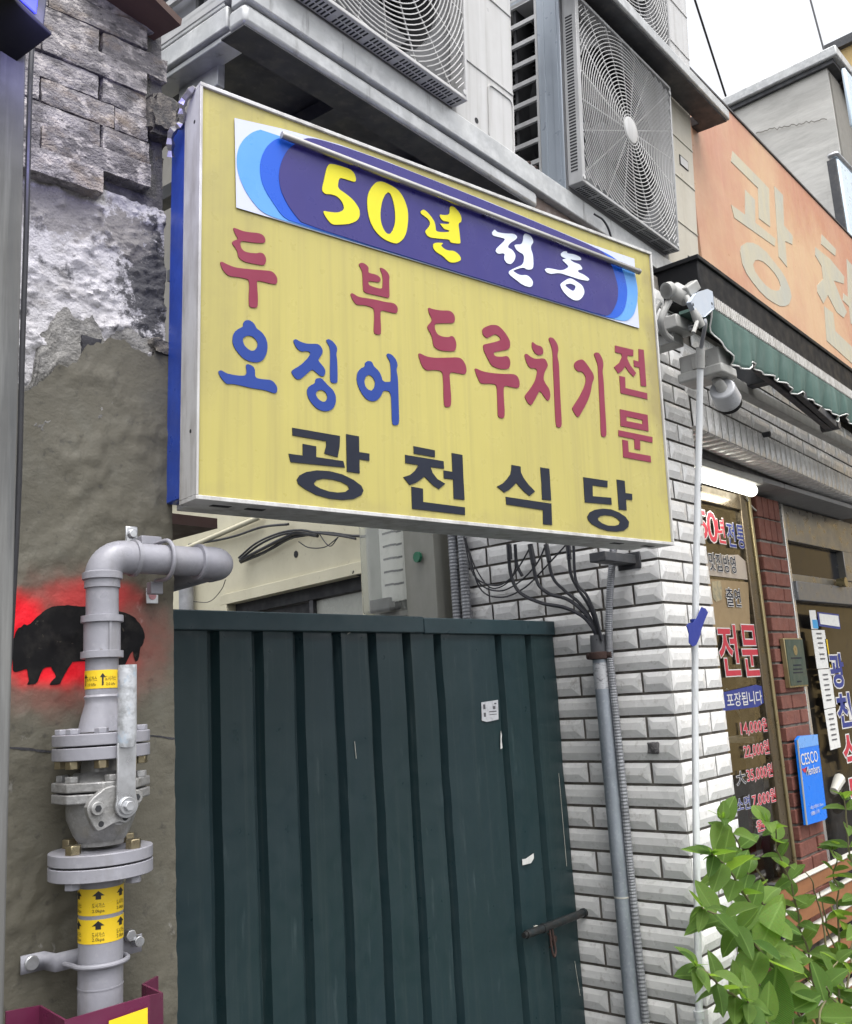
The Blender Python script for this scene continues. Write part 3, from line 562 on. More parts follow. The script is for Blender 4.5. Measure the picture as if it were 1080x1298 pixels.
# lower bracket: strap, u bolt and screws
zk = PZ[1215]; yw = .066
MB().add(*(lambda P, h: ([(x, y, zk + s * h) for s in (-1, 1) for x, y in P], [(i, i + 1, i + 1 + len(P), i + len(P)) for i in range(len(P) - 1)]))([(-.088, yw), (-.056, yw), (-.051, .036), (.082, .036), (.084, .040)], .0125)).build('bracket_strap', gas_m, gp).modifiers.new('solid', 'SOLIDIFY').thickness = .003
MB().tube([(-.040, .030, zk - .003)] + [Vector((.038 * math.sin(a), -.036 * math.cos(a), zk - .003)) for a in [R(-100 + 200 * k / 14) for k in range(15)]] + [(.040, .030, zk - .003)], .0036, 10).build('u_bolt', gas_m, gp)
MB().cyl((-.074, yw - .001, zk + .001), (-.074, yw - .006, zk + .001), .0105, 18).build('bracket_screw', zinc, gp, bevel=.0015)
MB().cyl((.070, .034, zk + .006), (.070, .018, zk + .006), .008, 12).build('bracket_bolt', zinc, gp, bevel=.001)
MB().ngon((.058, -(zk + .028), 0), .009, .012, 6, Matrix(((1,0,0,.001),(0,0,-1,.034),(0,-1,0,-.012),(0,0,0,1)))).build('bracket_bolt', zinc, gp, bevel=.001)
# upper clamp
ux = 0.1051
MB().tube([(ux, .03, zt + .031)] + [Vector((ux + .002, -.031 * math.cos(a), zt + .032 * math.sin(a))) for a in [R(90 - 180 * k / 14) for k in range(15)]] + [(ux, .03, zt - .031)], .0034, 10).build('u_bolt', gas_m, gp)
MB().box((ux - .024, .030, zt + .030), (ux + .012, .045, zt + .044)).build('clamp_arm', gas_m, gp, bevel=.001)
MB().box((ux - .042, .050, zt + .034), (ux - .020, .054, zt + .062)).build('clamp_plate', zinc, gp, bevel=.002)
MB().cyl((ux - .031, .050, zt + .049), (ux - .031, .044, zt + .049), .0075, 16).build('clamp_screw', zinc, gp, bevel=.0015)
MB().box((ux - .008, .030, zt - .052), (ux + .014, .045, zt - .032)).build('clamp_arm', gas_m, gp, bevel=.001)

# ---------------------------------------------------------------- maroon guard round the foot of the pipe
gd = thing('pipe_guard', 'dark maroon steel guard with a yellow panel round the foot of the gas pipe', 'guard', LF)
gp_pts = [(-0.2823,-0.0500),(-0.2368,-0.0500),(-0.2517,-0.1700),(-0.1467,-0.2000),(-0.1109,-0.1700),(-0.0986,-0.0900),(-0.0549,-0.0500)]
gz = [1.2090,1.2054,1.2124,1.2224,1.2127,1.2084,1.2030]
gzt = sum(gz) / len(gz)
b = MB(); n = len(gp_pts)
b.add([(x, y, gz[i]) for i, (x, y) in enumerate(gp_pts)] + [(x, y, .25) for x, y in gp_pts], [(i, i + n, i + n + 1, i + 1) for i in range(n - 1)])
o = b.build('guard_sheet', maroon, gd, smooth=0); o.modifiers.new('solid', 'SOLIDIFY').thickness = .004
a, c = Vector((*gp_pts[2], 0)), Vector((*gp_pts[3], 0)); d_ = (c - a).normalized(); nn = Vector((d_.y, -d_.x, 0))
MB().add([tuple(a + d_ * .055 + nn * .005 + Vector((0, 0, gz[2] - .010))), tuple(c - d_ * .004 + nn * .005 + Vector((0, 0, gz[3] - .013))), tuple(c - d_ * .004 + nn * .005 + Vector((0, 0, .4))), tuple(a + d_ * .055 + nn * .005 + Vector((0, 0, .4)))], [(0, 3, 2, 1)]).build('warning_panel', sticker_y, gd, smooth=0)

# ================================================================ YELLOW LIGHTBOX SIGN (local: x along, y into, z up)
sg = thing('lightbox_sign', 'large dirty yellow lightbox sign with red, blue and black letters hung over the gate', 'sign', SF, (0, 0, -.757))
SW, SH, SD = 1.230, .757, .135
Zs = lambda z: z + SH
MB().box((.006, .003, .006), (SW - .006, .02, SH - .006)).build('face_panel', yellow, sg)
fr = .0075
for nm, a, b_ in (('frame_bar', (0, -.002, SH - fr), (SW, .066, SH)), ('frame_bar', (0, -.002, 0), (SW, .066, fr)), ('frame_bar', (0, -.002, fr), (fr * .7, .066, SH - fr)), ('frame_bar', (SW - fr * .7, -.002, fr), (SW, .066, SH - fr))):
    MB().box(a, b_).build(nm, white_frame, sg, bevel=.001)
MB().box((.004, .067, .014), (SW - .004, SD, SH - .03)).build('blue_back_box', blue_side, sg, bevel=.002)
MB().box((.02, .0665, .002), (SW - .02, .125, .0139)).build('bottom_tray', white_frame, sg, bevel=.002)
for x in (.045, .11, 1.05, 1.16): MB().box((x, .03, -.0008), (x + .035, .045, -.0001)).build('drain_slot', dark_in, sg)
for z in (.12, .69): MB().cyl((-.0006, .022, z), (.001, .022, z), .0035, 10).build('rivet_hole', dark_in, sg)
# crumpled foil at the top left corner
MB().tube(spline([(-.002, .02, SH), (-.012, .05, SH - .02), (-.004, .07, SH - .045), (-.016, .09, SH - .06), (-.008, .11, SH - .095)], 4), [.004 + .005 * abs(math.sin(k * 1.9)) for k in range(17)], 5).build('torn_foil', alu, sg, smooth=0)
BAN = [(0.0671,-0.0466),(0.1634,-0.0333),(0.2908,-0.0217),(0.4060,-0.0206),(0.6796,-0.0264),(0.9897,-0.0392),(1.1613,-0.0351),(1.1607,-0.2186),(0.0713,-0.2204)]
# lime wash: darker cluster towards the corner
def sheet(nm, poly, y, mat, it=0, par=None):
    q = [(x, z + SH) for x, z in (smoothpoly(poly, it) if it else poly)]
    return MB().plate([q], y, y + .0008).build(nm, mat, par or sg, smooth=0)
ban = sheet('banner', BAN, -.0002, bwhite)
sheet('light_blue_oval', [(0.1262,-0.0477),(0.1047,-0.0601),(0.0859,-0.0807),(0.0755,-0.1005),(0.0710,-0.1228),(0.0722,-0.1453),(0.0780,-0.1639),(0.0885,-0.1835),(0.1025,-0.1997),(0.1189,-0.2131),(0.1379,-0.2178),(0.1668,-0.2187),(1.0256,-0.2159),(1.0669,-0.2158),(1.1138,-0.2117),(1.1420,-0.1889),(1.1587,-0.1546),(1.1647,-0.1193),(1.1613,-0.0892),(1.1546,-0.0691),(1.1251,-0.0595)], -.0012, lblue, 2, ban)
sheet('mid_blue_oval', [(0.1677,-0.0509),(0.1480,-0.0614),(0.1310,-0.0815),(0.1201,-0.1063),(0.1166,-0.1308),(0.1201,-0.1552),(0.1308,-0.1750),(0.1451,-0.1915),(0.1620,-0.2108),(0.1840,-0.2177),(1.0255,-0.2174),(1.0670,-0.2143),(1.0892,-0.2020),(1.1083,-0.1812),(1.1200,-0.1513),(1.1234,-0.1260),(1.1188,-0.0996),(1.1103,-0.0771),(1.0955,-0.0539),(0.9895,-0.0419),(0.6795,-0.0289)], -.0022, mblue, 2, ban)
sheet('navy_oval', [(0.1902,-0.0564),(0.1725,-0.0768),(0.1601,-0.1048),(0.1550,-0.1324),(0.1586,-0.1594),(0.1719,-0.1834),(0.1890,-0.2018),(0.2088,-0.2172),(1.0255,-0.2168),(1.0509,-0.2089),(1.0697,-0.1868),(1.0851,-0.1593),(1.0881,-0.1284),(1.0819,-0.1056),(1.0717,-0.0808),(1.0576,-0.0524),(0.9894,-0.0424),(0.6795,-0.0293),(0.4059,-0.0232),(0.2908,-0.0251),(0.2196,-0.0314)], -.0032, navy, 2, ban)
GM = {'red': (red_l, .0014, 1), 'redg': (red_l, .0014, 0), 'blue': (blue_l, .0014, 1), 'black': (black_l, .0014, 0), 'yel': (yel_l, -.0048, 1), 'wht': (wht_l, -.0048, 1)}
for grp, polys in [
('red',[[[(659,-2596),(730,-2596),(830,-2610),(973,-2598),(1148,-2561),(1250,-2570),(1302,-2634),(1294,-2721),(1118,-2766),(974,-2787),(844,-2802),(809,-2825),(802,-2883),(823,-2946),(874,-2989),(974,-2990),(1118,-2966),(1177,-2934),(1250,-2924),(1301,-2974),(1316,-3041),(1294,-3131),(1242,-3165),(1061,-3179),(903,-3189),(803,-3160),(760,-3116),(746,-3023),(703,-2965),(646,-2911),(643,-2870),(688,-2833),(759,-2790),(730,-2742),(680,-2666)]],[[(412,-3315),(454,-3294),(551,-3321),(691,-3340),(832,-3325),(1046,-3291),(1264,-3253),(1412,-3227),(1486,-3258),(1538,-3323),(1542,-3406),(1515,-3462),(1411,-3473),(1264,-3474),(1126,-3480),(1136,-3602),(1150,-3806),(1145,-3972),(1104,-4002),(1033,-4015),(976,-4004),(968,-3848),(982,-3639),(968,-3505),(903,-3500),(762,-3507),(594,-3531),(524,-3498),(454,-3427)]]]),
('red',[[[(3316,-2609),(3385,-2556),(3487,-2565),(3555,-2616),(3544,-2695),(3552,-2731),(3742,-2722),(3828,-2762),(3835,-2821),(3790,-2870),(3651,-2889),(3539,-2901),(3542,-2984),(3666,-2999),(3874,-2995),(3887,-2839),(3883,-2702),(3825,-2579),(3834,-2545),(3940,-2557),(4026,-2621),(4054,-2691),(4040,-2756),(4038,-2926),(4041,-3109),(4010,-3147),(3870,-3149),(3661,-3159),(3473,-3166),(3414,-3135),(3410,-2955),(3406,-2745),(3366,-2672)]],[[(3117,-3264),(3168,-3241),(3301,-3289),(3521,-3267),(3728,-3250),(3937,-3247),(4114,-3222),(4202,-3248),(4236,-3310),(4224,-3389),(4187,-3431),(4037,-3438),(3810,-3435),(3808,-3617),(3816,-3840),(3804,-3940),(3743,-3963),(3657,-3963),(3642,-3892),(3662,-3648),(3662,-3468),(3611,-3427),(3433,-3422),(3263,-3461),(3197,-3416),(3141,-3333)]]]),
('red',[[[(4992,-3117),(5119,-3129),(5319,-3115),(5582,-3057),(5682,-3119),(5707,-3210),(5673,-3318),(5365,-3384),(5163,-3434),(5153,-3542),(5211,-3648),(5323,-3676),(5497,-3660),(5601,-3603),(5672,-3636),(5719,-3758),(5690,-3883),(5643,-3939),(5338,-3986),(5197,-3979),(5100,-3916),(5080,-3721),(4960,-3571),(4977,-3509),(5109,-3375),(5016,-3230)]],[[(4702,-4167),(4758,-4145),(4908,-4185),(5132,-4173),(5477,-4101),(5770,-4038),(5871,-4074),(5954,-4189),(5963,-4307),(5914,-4386),(5753,-4392),(5497,-4402),(5504,-4623),(5523,-4968),(5501,-5134),(5414,-5170),(5329,-5160),(5324,-4954),(5332,-4652),(5319,-4422),(5121,-4428),(4896,-4487),(4789,-4403)]]]),
('red',[[[(6437,-3309),(6503,-3234),(6695,-3132),(6885,-3099),(7008,-3153),(7130,-3252),(7234,-3381),(7235,-3506),(7188,-3590),(6945,-3675),(6721,-3750),(6779,-3830),(6969,-3801),(7115,-3749),(7192,-3788),(7218,-3883),(7185,-4000),(7128,-4048),(6952,-4085),(6764,-4077),(6657,-4048),(6558,-3908),(6459,-3757),(6450,-3637),(6513,-3605),(6766,-3513),(6976,-3421),(6918,-3346),(6809,-3318),(6680,-3394),(6567,-3467),(6462,-3414)]],[[(6176,-4220),(6222,-4193),(6387,-4230),(6632,-4223),(6977,-4186),(7298,-4128),(7409,-4158),(7460,-4261),(7452,-4386),(7391,-4434),(7214,-4439),(6987,-4436),(6971,-4687),(6981,-4976),(6965,-5147),(6900,-5181),(6777,-5171),(6783,-4958),(6788,-4716),(6788,-4462),(6649,-4455),(6341,-4515),(6284,-4441)]]]),
('red',[[[(7895,-3294),(7925,-3272),(8023,-3323),(8184,-3325),(8233,-3382),(8238,-3470),(8184,-3525),(8065,-3554),(7966,-3523),(7887,-3406)]],[[(7657,-3615),(7717,-3582),(7827,-3637),(7970,-3665),(8253,-3590),(8323,-3643),(8366,-3747),(8245,-3902),(8187,-4088),(8253,-4187),(8363,-4289),(8388,-4428),(8343,-4545),(8282,-4577),(8213,-4522),(8065,-4361),(7952,-4521),(7824,-4704),(7763,-4763),(7680,-4726),(7590,-4601),(7607,-4556),(7776,-4377),(7933,-4176),(8005,-3989),(8011,-3900),(7925,-3882),(7808,-3910),(7714,-3823),(7658,-3680)]],[[(8424,-3098),(8472,-3050),(8592,-3052),(8704,-3166),(8730,-3296),(8673,-3443),(8714,-3615),(8708,-3885),(8694,-4445),(8695,-4996),(8669,-5127),(8563,-5151),(8501,-5112),(8504,-4696),(8517,-4142),(8521,-3696),(8535,-3402),(8502,-3251)]]]),
('red',[[[(9205,-3547),(9313,-3447),(9476,-3382),(9568,-3410),(9716,-3545),(9833,-3662),(9862,-3773),(9779,-3903),(9710,-4144),(9576,-4393),(9399,-4625),(9242,-4823),(9153,-4774),(9057,-4643),(9076,-4596),(9298,-4347),(9495,-4065),(9573,-3892),(9568,-3779),(9465,-3682),(9321,-3713),(9218,-3647)]],[[(9900,-3173),(9980,-3116),(10095,-3113),(10197,-3246),(10217,-3383),(10161,-3557),(10183,-3740),(10172,-4206),(10166,-4783),(10160,-5081),(10114,-5156),(10000,-5166),(9964,-5108),(9991,-4580),(10002,-4003),(10012,-3654),(10022,-3442),(9964,-3290)]]]),
('redg',[[[(10680,-2811),(11344,-2791),(11319,-2955),(11116,-2980),(11089,-3064),(11186,-3217),(11385,-3378),(11274,-3494),(11128,-3410),(10991,-3284),(10866,-3418),(10721,-3509),(10588,-3373),(10793,-3224),(10902,-3060),(10884,-2986),(10663,-2981)]],[[(11542,-2732),(11737,-2715),(11737,-3248),(11730,-3660),(11528,-3676),(11525,-3418),(11517,-3214),(11329,-3222),(11327,-3059),(11518,-3063)]],[[(10760,-3559),(10963,-3557),(10946,-3831),(11742,-3829),(11740,-3987),(10760,-3991)]]]),
('redg',[[[(10694,-4397),(11696,-4387),(11691,-4803),(10677,-4812)],[(10910,-4543),(11490,-4547),(11483,-4652),(10898,-4659)]],[[(10586,-4926),(11820,-4928),(11803,-5073),(11347,-5069),(11328,-5314),(11126,-5314),(11133,-5072),(10579,-5070)]],[[(10702,-5142),(10899,-5146),(10900,-5418),(11696,-5416),(11693,-5576),(10695,-5568)]]]),
('blue',[[[(872,-4321),(914,-4272),(985,-4259),(1056,-4289),(1099,-4341),(1120,-4384),(1214,-4426),(1286,-4493),(1329,-4579),(1341,-4686),(1321,-4812),(1263,-4932),(1185,-4994),(1085,-5022),(972,-5020),(873,-4992),(790,-4928),(706,-4838),(664,-4753),(657,-4661),(684,-4562),(746,-4482),(865,-4404),(858,-4358)],[(851,-4662),(872,-4604),(943,-4552),(1028,-4545),(1099,-4585),(1145,-4644),(1139,-4726),(1085,-4797),(1028,-4822),(957,-4802),(887,-4749)]],[[(395,-5310),(435,-5281),(476,-5283),(544,-5316),(667,-5321),(805,-5316),(916,-5290),(933,-5220),(916,-5104),(944,-5075),(1028,-5083),(1092,-5132),(1092,-5299),(1213,-5304),(1400,-5285),(1472,-5320),(1530,-5398),(1530,-5479),(1493,-5521),(1428,-5516),(1284,-5493),(1043,-5500),(833,-5489),(668,-5484),(559,-5510),(491,-5456),(422,-5377)]]]),
('blue',[[[(1853,-4460),(1914,-4419),(1999,-4453),(2146,-4469),(2370,-4420),(2444,-4455),(2488,-4537),(2455,-4623),(2378,-4728),(2415,-4777),(2514,-4860),(2538,-4935),(2499,-5032),(2424,-5034),(2337,-4982),(2251,-4931),(2140,-5040),(2017,-5161),(1932,-5187),(1860,-5134),(1813,-5065),(1849,-5015),(2019,-4895),(2167,-4734),(2230,-4621),(2144,-4604),(2022,-4643),(1925,-4591)]],[[(2552,-4319),(2599,-4280),(2700,-4301),(2789,-4387),(2800,-4465),(2773,-4539),(2797,-4672),(2798,-5013),(2789,-5101),(2712,-5124),(2636,-5110),(2635,-4884),(2644,-4632),(2642,-4439)]],[[(2311,-5132),(2349,-5088),(2448,-5070),(2510,-5120),(2585,-5186),(2697,-5257),(2754,-5360),(2752,-5496),(2691,-5617),(2577,-5684),(2452,-5698),(2329,-5662),(2219,-5569),(2147,-5459),(2136,-5351),(2186,-5265),(2315,-5187)],[(2320,-5375),(2383,-5309),(2470,-5295),(2545,-5338),(2576,-5412),(2542,-5495),(2467,-5523),(2380,-5488),(2332,-5429)]]]),
('blue',[[[(3414,-4603),(3483,-4544),(3578,-4538),(3629,-4634),(3723,-4687),(3790,-4770),(3827,-4904),(4016,-4876),(4023,-4799),(4025,-4561),(4006,-4446),(3926,-4354),(3955,-4300),(4053,-4305),(4162,-4392),(4195,-4506),(4156,-4597),(4192,-4770),(4191,-5245),(4192,-5645),(4162,-5719),(4064,-5738),(4023,-5716),(4019,-5389),(4015,-5073),(3836,-5067),(3778,-5194),(3679,-5303),(3557,-5341),(3437,-5318),(3333,-5220),(3257,-5095),(3220,-4963),(3242,-4820),(3318,-4726),(3427,-4659)],[(3393,-4956),(3435,-4856),(3517,-4813),(3597,-4850),(3649,-4935),(3632,-5043),(3562,-5131),(3469,-5117),(3412,-5057)]]]),
('black',[[[(1829,-6100),(2831,-6116),(2817,-6325),(2772,-6528),(2489,-6491),(2531,-6344),(2533,-6255),(1833,-6239)]],[[(1754,-6586),(2039,-6585),(2041,-6368),(2320,-6380),(2318,-6579),(2894,-6585),(2929,-6703),(1791,-6733)]],[[(2967,-6061),(3251,-6068),(3250,-6370),(3478,-6373),(3475,-6513),(3251,-6506),(3251,-6778),(2969,-6774)]],[[(1913,-7038),(1972,-6954),(2108,-6878),(2325,-6823),(2585,-6808),(2869,-6838),(3116,-6919),(3282,-7010),(3328,-7095),(3278,-7190),(3108,-7277),(2860,-7318),(2577,-7318),(2299,-7275),(2066,-7185),(1942,-7112)],[(2259,-7071),(2322,-7003),(2462,-6962),(2663,-6958),(2846,-6983),(2989,-7040),(3012,-7100),(2924,-7162),(2760,-7190),(2579,-7187),(2400,-7152),(2291,-7111)]]]),
('black',[[[(4524,-6092),(5051,-6110),(5045,-6251),(4525,-6240)]],[[(4314,-6292),(5262,-6307),(5269,-6461),(4925,-6464),(4971,-6573),(5087,-6690),(5286,-6764),(5119,-6890),(4980,-6831),(4845,-6732),(4768,-6673),(4666,-6751),(4546,-6827),(4399,-6882),(4256,-6739),(4416,-6682),(4536,-6589),(4618,-6483),(4619,-6459),(4312,-6455)]],[[(5481,-6111),(5760,-6118),(5761,-6602),(5770,-7048),(5489,-7049),(5493,-6655),(5255,-6656),(5253,-6496),(5484,-6500)]],[[(4443,-6909),(4723,-6921),(4718,-7185),(5773,-7199),(5765,-7357),(4446,-7343)]]]),
('black',[[[(7104,-6168),(7366,-6177),(7362,-6297),(7434,-6417),(7564,-6546),(7752,-6679),(7579,-6795),(7435,-6718),(7294,-6614),(7219,-6542),(7126,-6623),(6996,-6722),(6858,-6790),(6661,-6682),(6818,-6607),(6948,-6500),(7059,-6378),(7090,-6280)]],[[(7951,-6126),(8221,-6128),(8223,-6479),(8225,-6832),(7954,-6836),(7959,-6474)]],[[(6893,-6877),(8224,-6903),(8210,-7375),(7942,-7380),(7959,-7068),(6904,-7037)]]]),
('black',[[[(9287,-6201),(10086,-6200),(10071,-6358),(9571,-6361),(9555,-6612),(10172,-6591),(10176,-6753),(9284,-6778)]],[[(10404,-6137),(10683,-6139),(10684,-6430),(10915,-6430),(10907,-6578),(10689,-6581),(10680,-6841),(10409,-6844),(10411,-6500)]],[[(9333,-7103),(9418,-6996),(9592,-6923),(9862,-6871),(10133,-6864),(10402,-6913),(10620,-6998),(10736,-7110),(10698,-7233),(10536,-7331),(10281,-7374),(9985,-7379),(9698,-7333),(9466,-7259),(9355,-7176)],[(9671,-7109),(9773,-7050),(9946,-7016),(10167,-7018),(10337,-7064),(10425,-7134),(10373,-7203),(10220,-7243),(9997,-7252),(9806,-7216),(9690,-7158)]]]),
('yel',[[[(2606,-746),(2811,-704),(3206,-696),(3279,-937),(3025,-947),(2883,-952),(2844,-1044),(2829,-1199),(2997,-1246),(3193,-1337),(3323,-1479),(3331,-1617),(3273,-1734),(3116,-1848),(2898,-1930),(2693,-1992),(2578,-1914),(2475,-1764),(2623,-1748),(2816,-1708),(2947,-1620),(2970,-1543),(2907,-1423),(2800,-1366),(2671,-1366),(2543,-1405),(2464,-1351),(2515,-1148)]]]),
('yel',[[[(3508,-1242),(3546,-1068),(3629,-909),(3747,-769),(3887,-714),(4097,-732),(4285,-778),(4423,-924),(4512,-1148),(4510,-1399),(4458,-1663),(4369,-1832),(4223,-1964),(4083,-1982),(3876,-1957),(3696,-1855),(3576,-1687),(3520,-1481)],[(3822,-1392),(3863,-1176),(3937,-999),(4022,-905),(4080,-914),(4146,-1049),(4187,-1244),(4187,-1492),(4139,-1670),(4053,-1806),(3960,-1822),(3871,-1725),(3822,-1576)]]]),
('yel',[[[(4843,-1077),(4913,-1017),(4998,-1039),(5115,-1123),(5198,-1217),(5220,-1314),(5224,-1423),(5400,-1389),(5579,-1332),(5584,-1293),(5457,-1306),(5371,-1242),(5338,-1207),(5462,-1186),(5591,-1149),(5593,-1097),(5429,-1129),(5361,-1081),(5338,-1006),(5435,-993),(5615,-933),(5624,-735),(5733,-703),(5891,-807),(5940,-914),(5926,-1009),(5842,-1063),(5862,-1223),(5885,-1486),(5856,-1524),(5604,-1570),(5589,-1500),(5341,-1553),(5027,-1609),(4937,-1518),(4965,-1459),(5054,-1361),(5084,-1264),(5026,-1193),(4891,-1151),(4833,-1124)]],[[(5144,-1694),(5434,-1616),(5334,-1701),(5437,-1755),(5542,-1764),(5685,-1726),(5826,-1770),(5885,-1859),(5837,-1923),(5673,-2002),(5548,-2020),(5394,-1927),(5188,-1872),(5136,-1806)]]]),
('wht',[[[(6795,-1008),(6881,-902),(6942,-954),(7170,-925),(7471,-847),(7567,-899),(7495,-984),(7322,-1110),(7233,-1238),(7379,-1251),(7481,-1354),(7429,-1498),(7323,-1611),(7192,-1623),(7117,-1540),(7158,-1387),(6944,-1469),(6876,-1423),(6920,-1334),(7212,-1049),(7066,-1050),(6807,-1077)]],[[(7454,-1108),(7708,-1040),(7762,-739),(7982,-745),(8064,-882),(7964,-1003),(7958,-1084),(8018,-1201),(8011,-1546),(7820,-1620),(7688,-1588),(7415,-1722),(7363,-1761),(7573,-1812),(7812,-1740),(7973,-1844),(7947,-1968),(7859,-2023),(7659,-2025),(7401,-1932),(7242,-1868),(7247,-1790),(7451,-1661),(7710,-1517),(7743,-1273),(7544,-1246),(7466,-1176)]]]),
('wht',[[[(8911,-953),(9008,-859),(9137,-825),(9133,-881),(9356,-836),(9576,-848),(9626,-918),(9417,-980),(9196,-1002),(9338,-1047),(9559,-1046),(9644,-1149),(9472,-1206),(9467,-1262),(9688,-1276),(9862,-1344),(9789,-1403),(9489,-1435),(9160,-1434),(8837,-1433),(8546,-1540),(8408,-1526),(8360,-1472),(8451,-1414),(8628,-1391),(8914,-1367),(9178,-1211),(9075,-1142),(8953,-1092),(9011,-1049),(9122,-1015),(8942,-1013)]],[[(8831,-1730),(8928,-1639),(9175,-1471),(9373,-1504),(9589,-1561),(9658,-1710),(9563,-1869),(9444,-1964),(9294,-2012),(9081,-1967),(8910,-1859)],[(8977,-1695),(9182,-1610),(9345,-1620),(9357,-1699),(9258,-1790),(9116,-1756)]]])]:
    mt, y, it = GM[grp]; b = MB()
    for rings in polys:
        rr = [[(x * 1e-4, z * 1e-4 + SH) for x, z in rg] for rg in rings]
        b.plate([smoothpoly(q, 2) if it else q for q in rr], y, y + .0012)
    b.build('letter', mt, sg, smooth=0)
br0 = (0.1567,-0.0120,-0.0548); br1 = (1.1579,-0.0120,-0.0742)
MB().cyl((br0[0], -.012, br0[2] + SH), (br1[0], -.012, br1[2] + SH), .0068, 20).build('banner_bar', alu, sg)
MB().cyl((br1[0] - .002, -.012, br1[2] + SH), (br1[0] + .004, -.012, br1[2] + SH), .0076, 20).build('bar_end', alu, sg)
for tt in (.1, .5, .9):
    x = br0[0] + (br1[0] - br0[0]) * tt; z = br0[2] + (br1[2] - br0[2]) * tt + SH
    MB().box((x - .006, -.012, z + .0), (x + .006, .003, z + .008)).build('bar_clip', alu, sg)
# bracket to the pillar
bk = thing('sign_bracket', 'short dark steel bracket joining the yellow sign to the tiled pillar', 'bracket', None, (2.6000,1.4641,1.9775))
MB().box((-.16, -.006, -.016), (.026, .050, .012)).build('bracket_arm', steel_d, bk, bevel=.002)
MB().box((.018, -.02, -.03), (.027, .06, .022)).build('bracket_plate', steel_d, bk, bevel=.002)

# ================================================================ GREEN GATE (plane y = 1.79)
gt = thing('sheet_gate', 'dark green ribbed sheet steel gate under the yellow sign', 'gate', None, (1.06, 1.79, 0))
GX = [1.152, 1.280, 1.404, 1.5275, 1.6555, 1.783, 1.9155, 2.043, 2.325, 2.478]
prof = [(1.06, 0)]
for x in GX: prof += [(x - .017, 0), (x - .008, .024), (x + .010, .024), (x + .019, 0)]
prof += [(2.618, 0)]
p2 = []
for (xa_, ya_), (xb_, yb_) in zip(prof, prof[1:]):
    p2.append((xa_, ya_))
    if xb_ - xa_ > .05: p2 += [(xa_ + (xb_ - xa_) * q, ya_) for q in (.2, .4, .6, .8)]
prof = p2 + [prof[-1]]
b = MB(); n = len(prof); nzg = 60
vs = [(x - 1.06 + .0015 * fbm((x, 1, j * .04), 2.5, 2), y + .003 + .0030 * max(-1, fbm((x, 5, j * .05), 3.2, 3)), .06 + 1.725 * j / nzg) for j in range(nzg + 1) for x, y in prof]
b.add(vs, [(j * n + i, j * n + i + 1, (j + 1) * n + i + 1, (j + 1) * n + i) for j in range(nzg) for i in range(n - 1)])
gs = b.build('ribbed_sheet', gate_m, gt, smooth=25); mo = gs.modifiers.new('solid', 'SOLIDIFY'); mo.thickness = .002; mo.offset = 1
mo = gs.modifiers.new('bevel', 'BEVEL'); mo.width = .004; mo.segments = 3; mo.limit_method = 'ANGLE'; mo.angle_limit = R(40)
MB().box((0, -.010, 1.772), (.918, .035, 1.817)).build('top_rail', gate_d, gt, bevel=.003)
MB().box((.922, -.008, 1.770), (1.562, .035, 1.815)).build('top_rail', gate_d, gt, bevel=.003)
MB().box((0, .028, .04), (1.558, .05, 1.77)).build('back_frame', gate_d, gt)
bz0 = 0.9122
xa = 1.2590; xb = 1.5682
MB().tube([(xa, -.026, bz0), (xb, -.026, bz0)], .0115, 16).build('bolt_tube', iron, gt)
MB().tube([(xa - .012, -.026, bz0), (xa, -.026, bz0)], .0085, 14).build('bolt_rod', iron, gt)
MB().tube([(xb, -.026, bz0), (xb + .030, -.026, bz0)], .0085, 14).build('bolt_rod', zinc, gt)
for xx in (xa + .085, xb - .01): MB().tube([(xx - .006, -.026, bz0), (xx + .006, -.026, bz0)], .0135, 16).build('bolt_collar', iron, gt)
MB().box((xa + .04, -.028, bz0 + .0125), (xa + .055, -.024, bz0 + .0145)).build('paint_fleck', white_p, gt)
hxg = xa + .118
MB().tube(spline([(hxg - .008, -.030, bz0 - .008), (hxg - .009, -.032, bz0 - .05), (hxg - .007, -.034, bz0 - .075), (hxg, -.034, bz0 - .085), (hxg + .008, -.034, bz0 - .072), (hxg + .008, -.032, bz0 - .05), (hxg + .004, -.030, bz0 - .008)], 5), .0032, 8).build('bolt_handle', rust, gt)
kh = (hxg + .040, bz0 - .048)
MB().cyl((kh[0], .0, kh[1]), (kh[0], -.012, kh[1]), .011, 18).build('lock_boss', rust, gt, bevel=.001)
MB().tube(spline([(kh[0] - .02, -.002, kh[1] + .02), (kh[0] - .021, -.018, kh[1] + .004), (kh[0] - .019, -.018, kh[1] - .01), (kh[0] - .018, -.002, kh[1] - .02)], 4), .0025, 6).build('lock_staple', rust, gt)
st = thing('gate_sticker', 'small silver printed sticker on the green gate', 'sticker', None, (2.2579, 1.7885, 1.5450))
MB().prism([(-.043, -.026), (-.020, -.031), (.036, -.027), (.040, .030), (-.040, .026)], 0, .0006, Matrix(((1,0,0,0),(0,0,-1,0),(0,1,0,0),(0,0,0,1)))).build('sticker_sheet', M('silver sticker', (.62, .63, .66), .4, .2, var=[((.35, .35, .37), 60, .6, .1, .6)]), st)
for (a, c_, w, h) in ((-.033, .006, .010, .014), (-.033, -.016, .010, .012), (-.006, -.004, .034, .003), (.012, .004, .012, .009), (-.006, -.012, .034, .002), (.020, .018, .010, .004)):
    MB().box((a, -.0012, c_), (a + w, -.0007, c_ + h)).build('sticker_mark', M('grey print', (.10, .10, .11), .6) if 'grey print' not in bpy.data.materials else bpy.data.materials['grey print'], st)
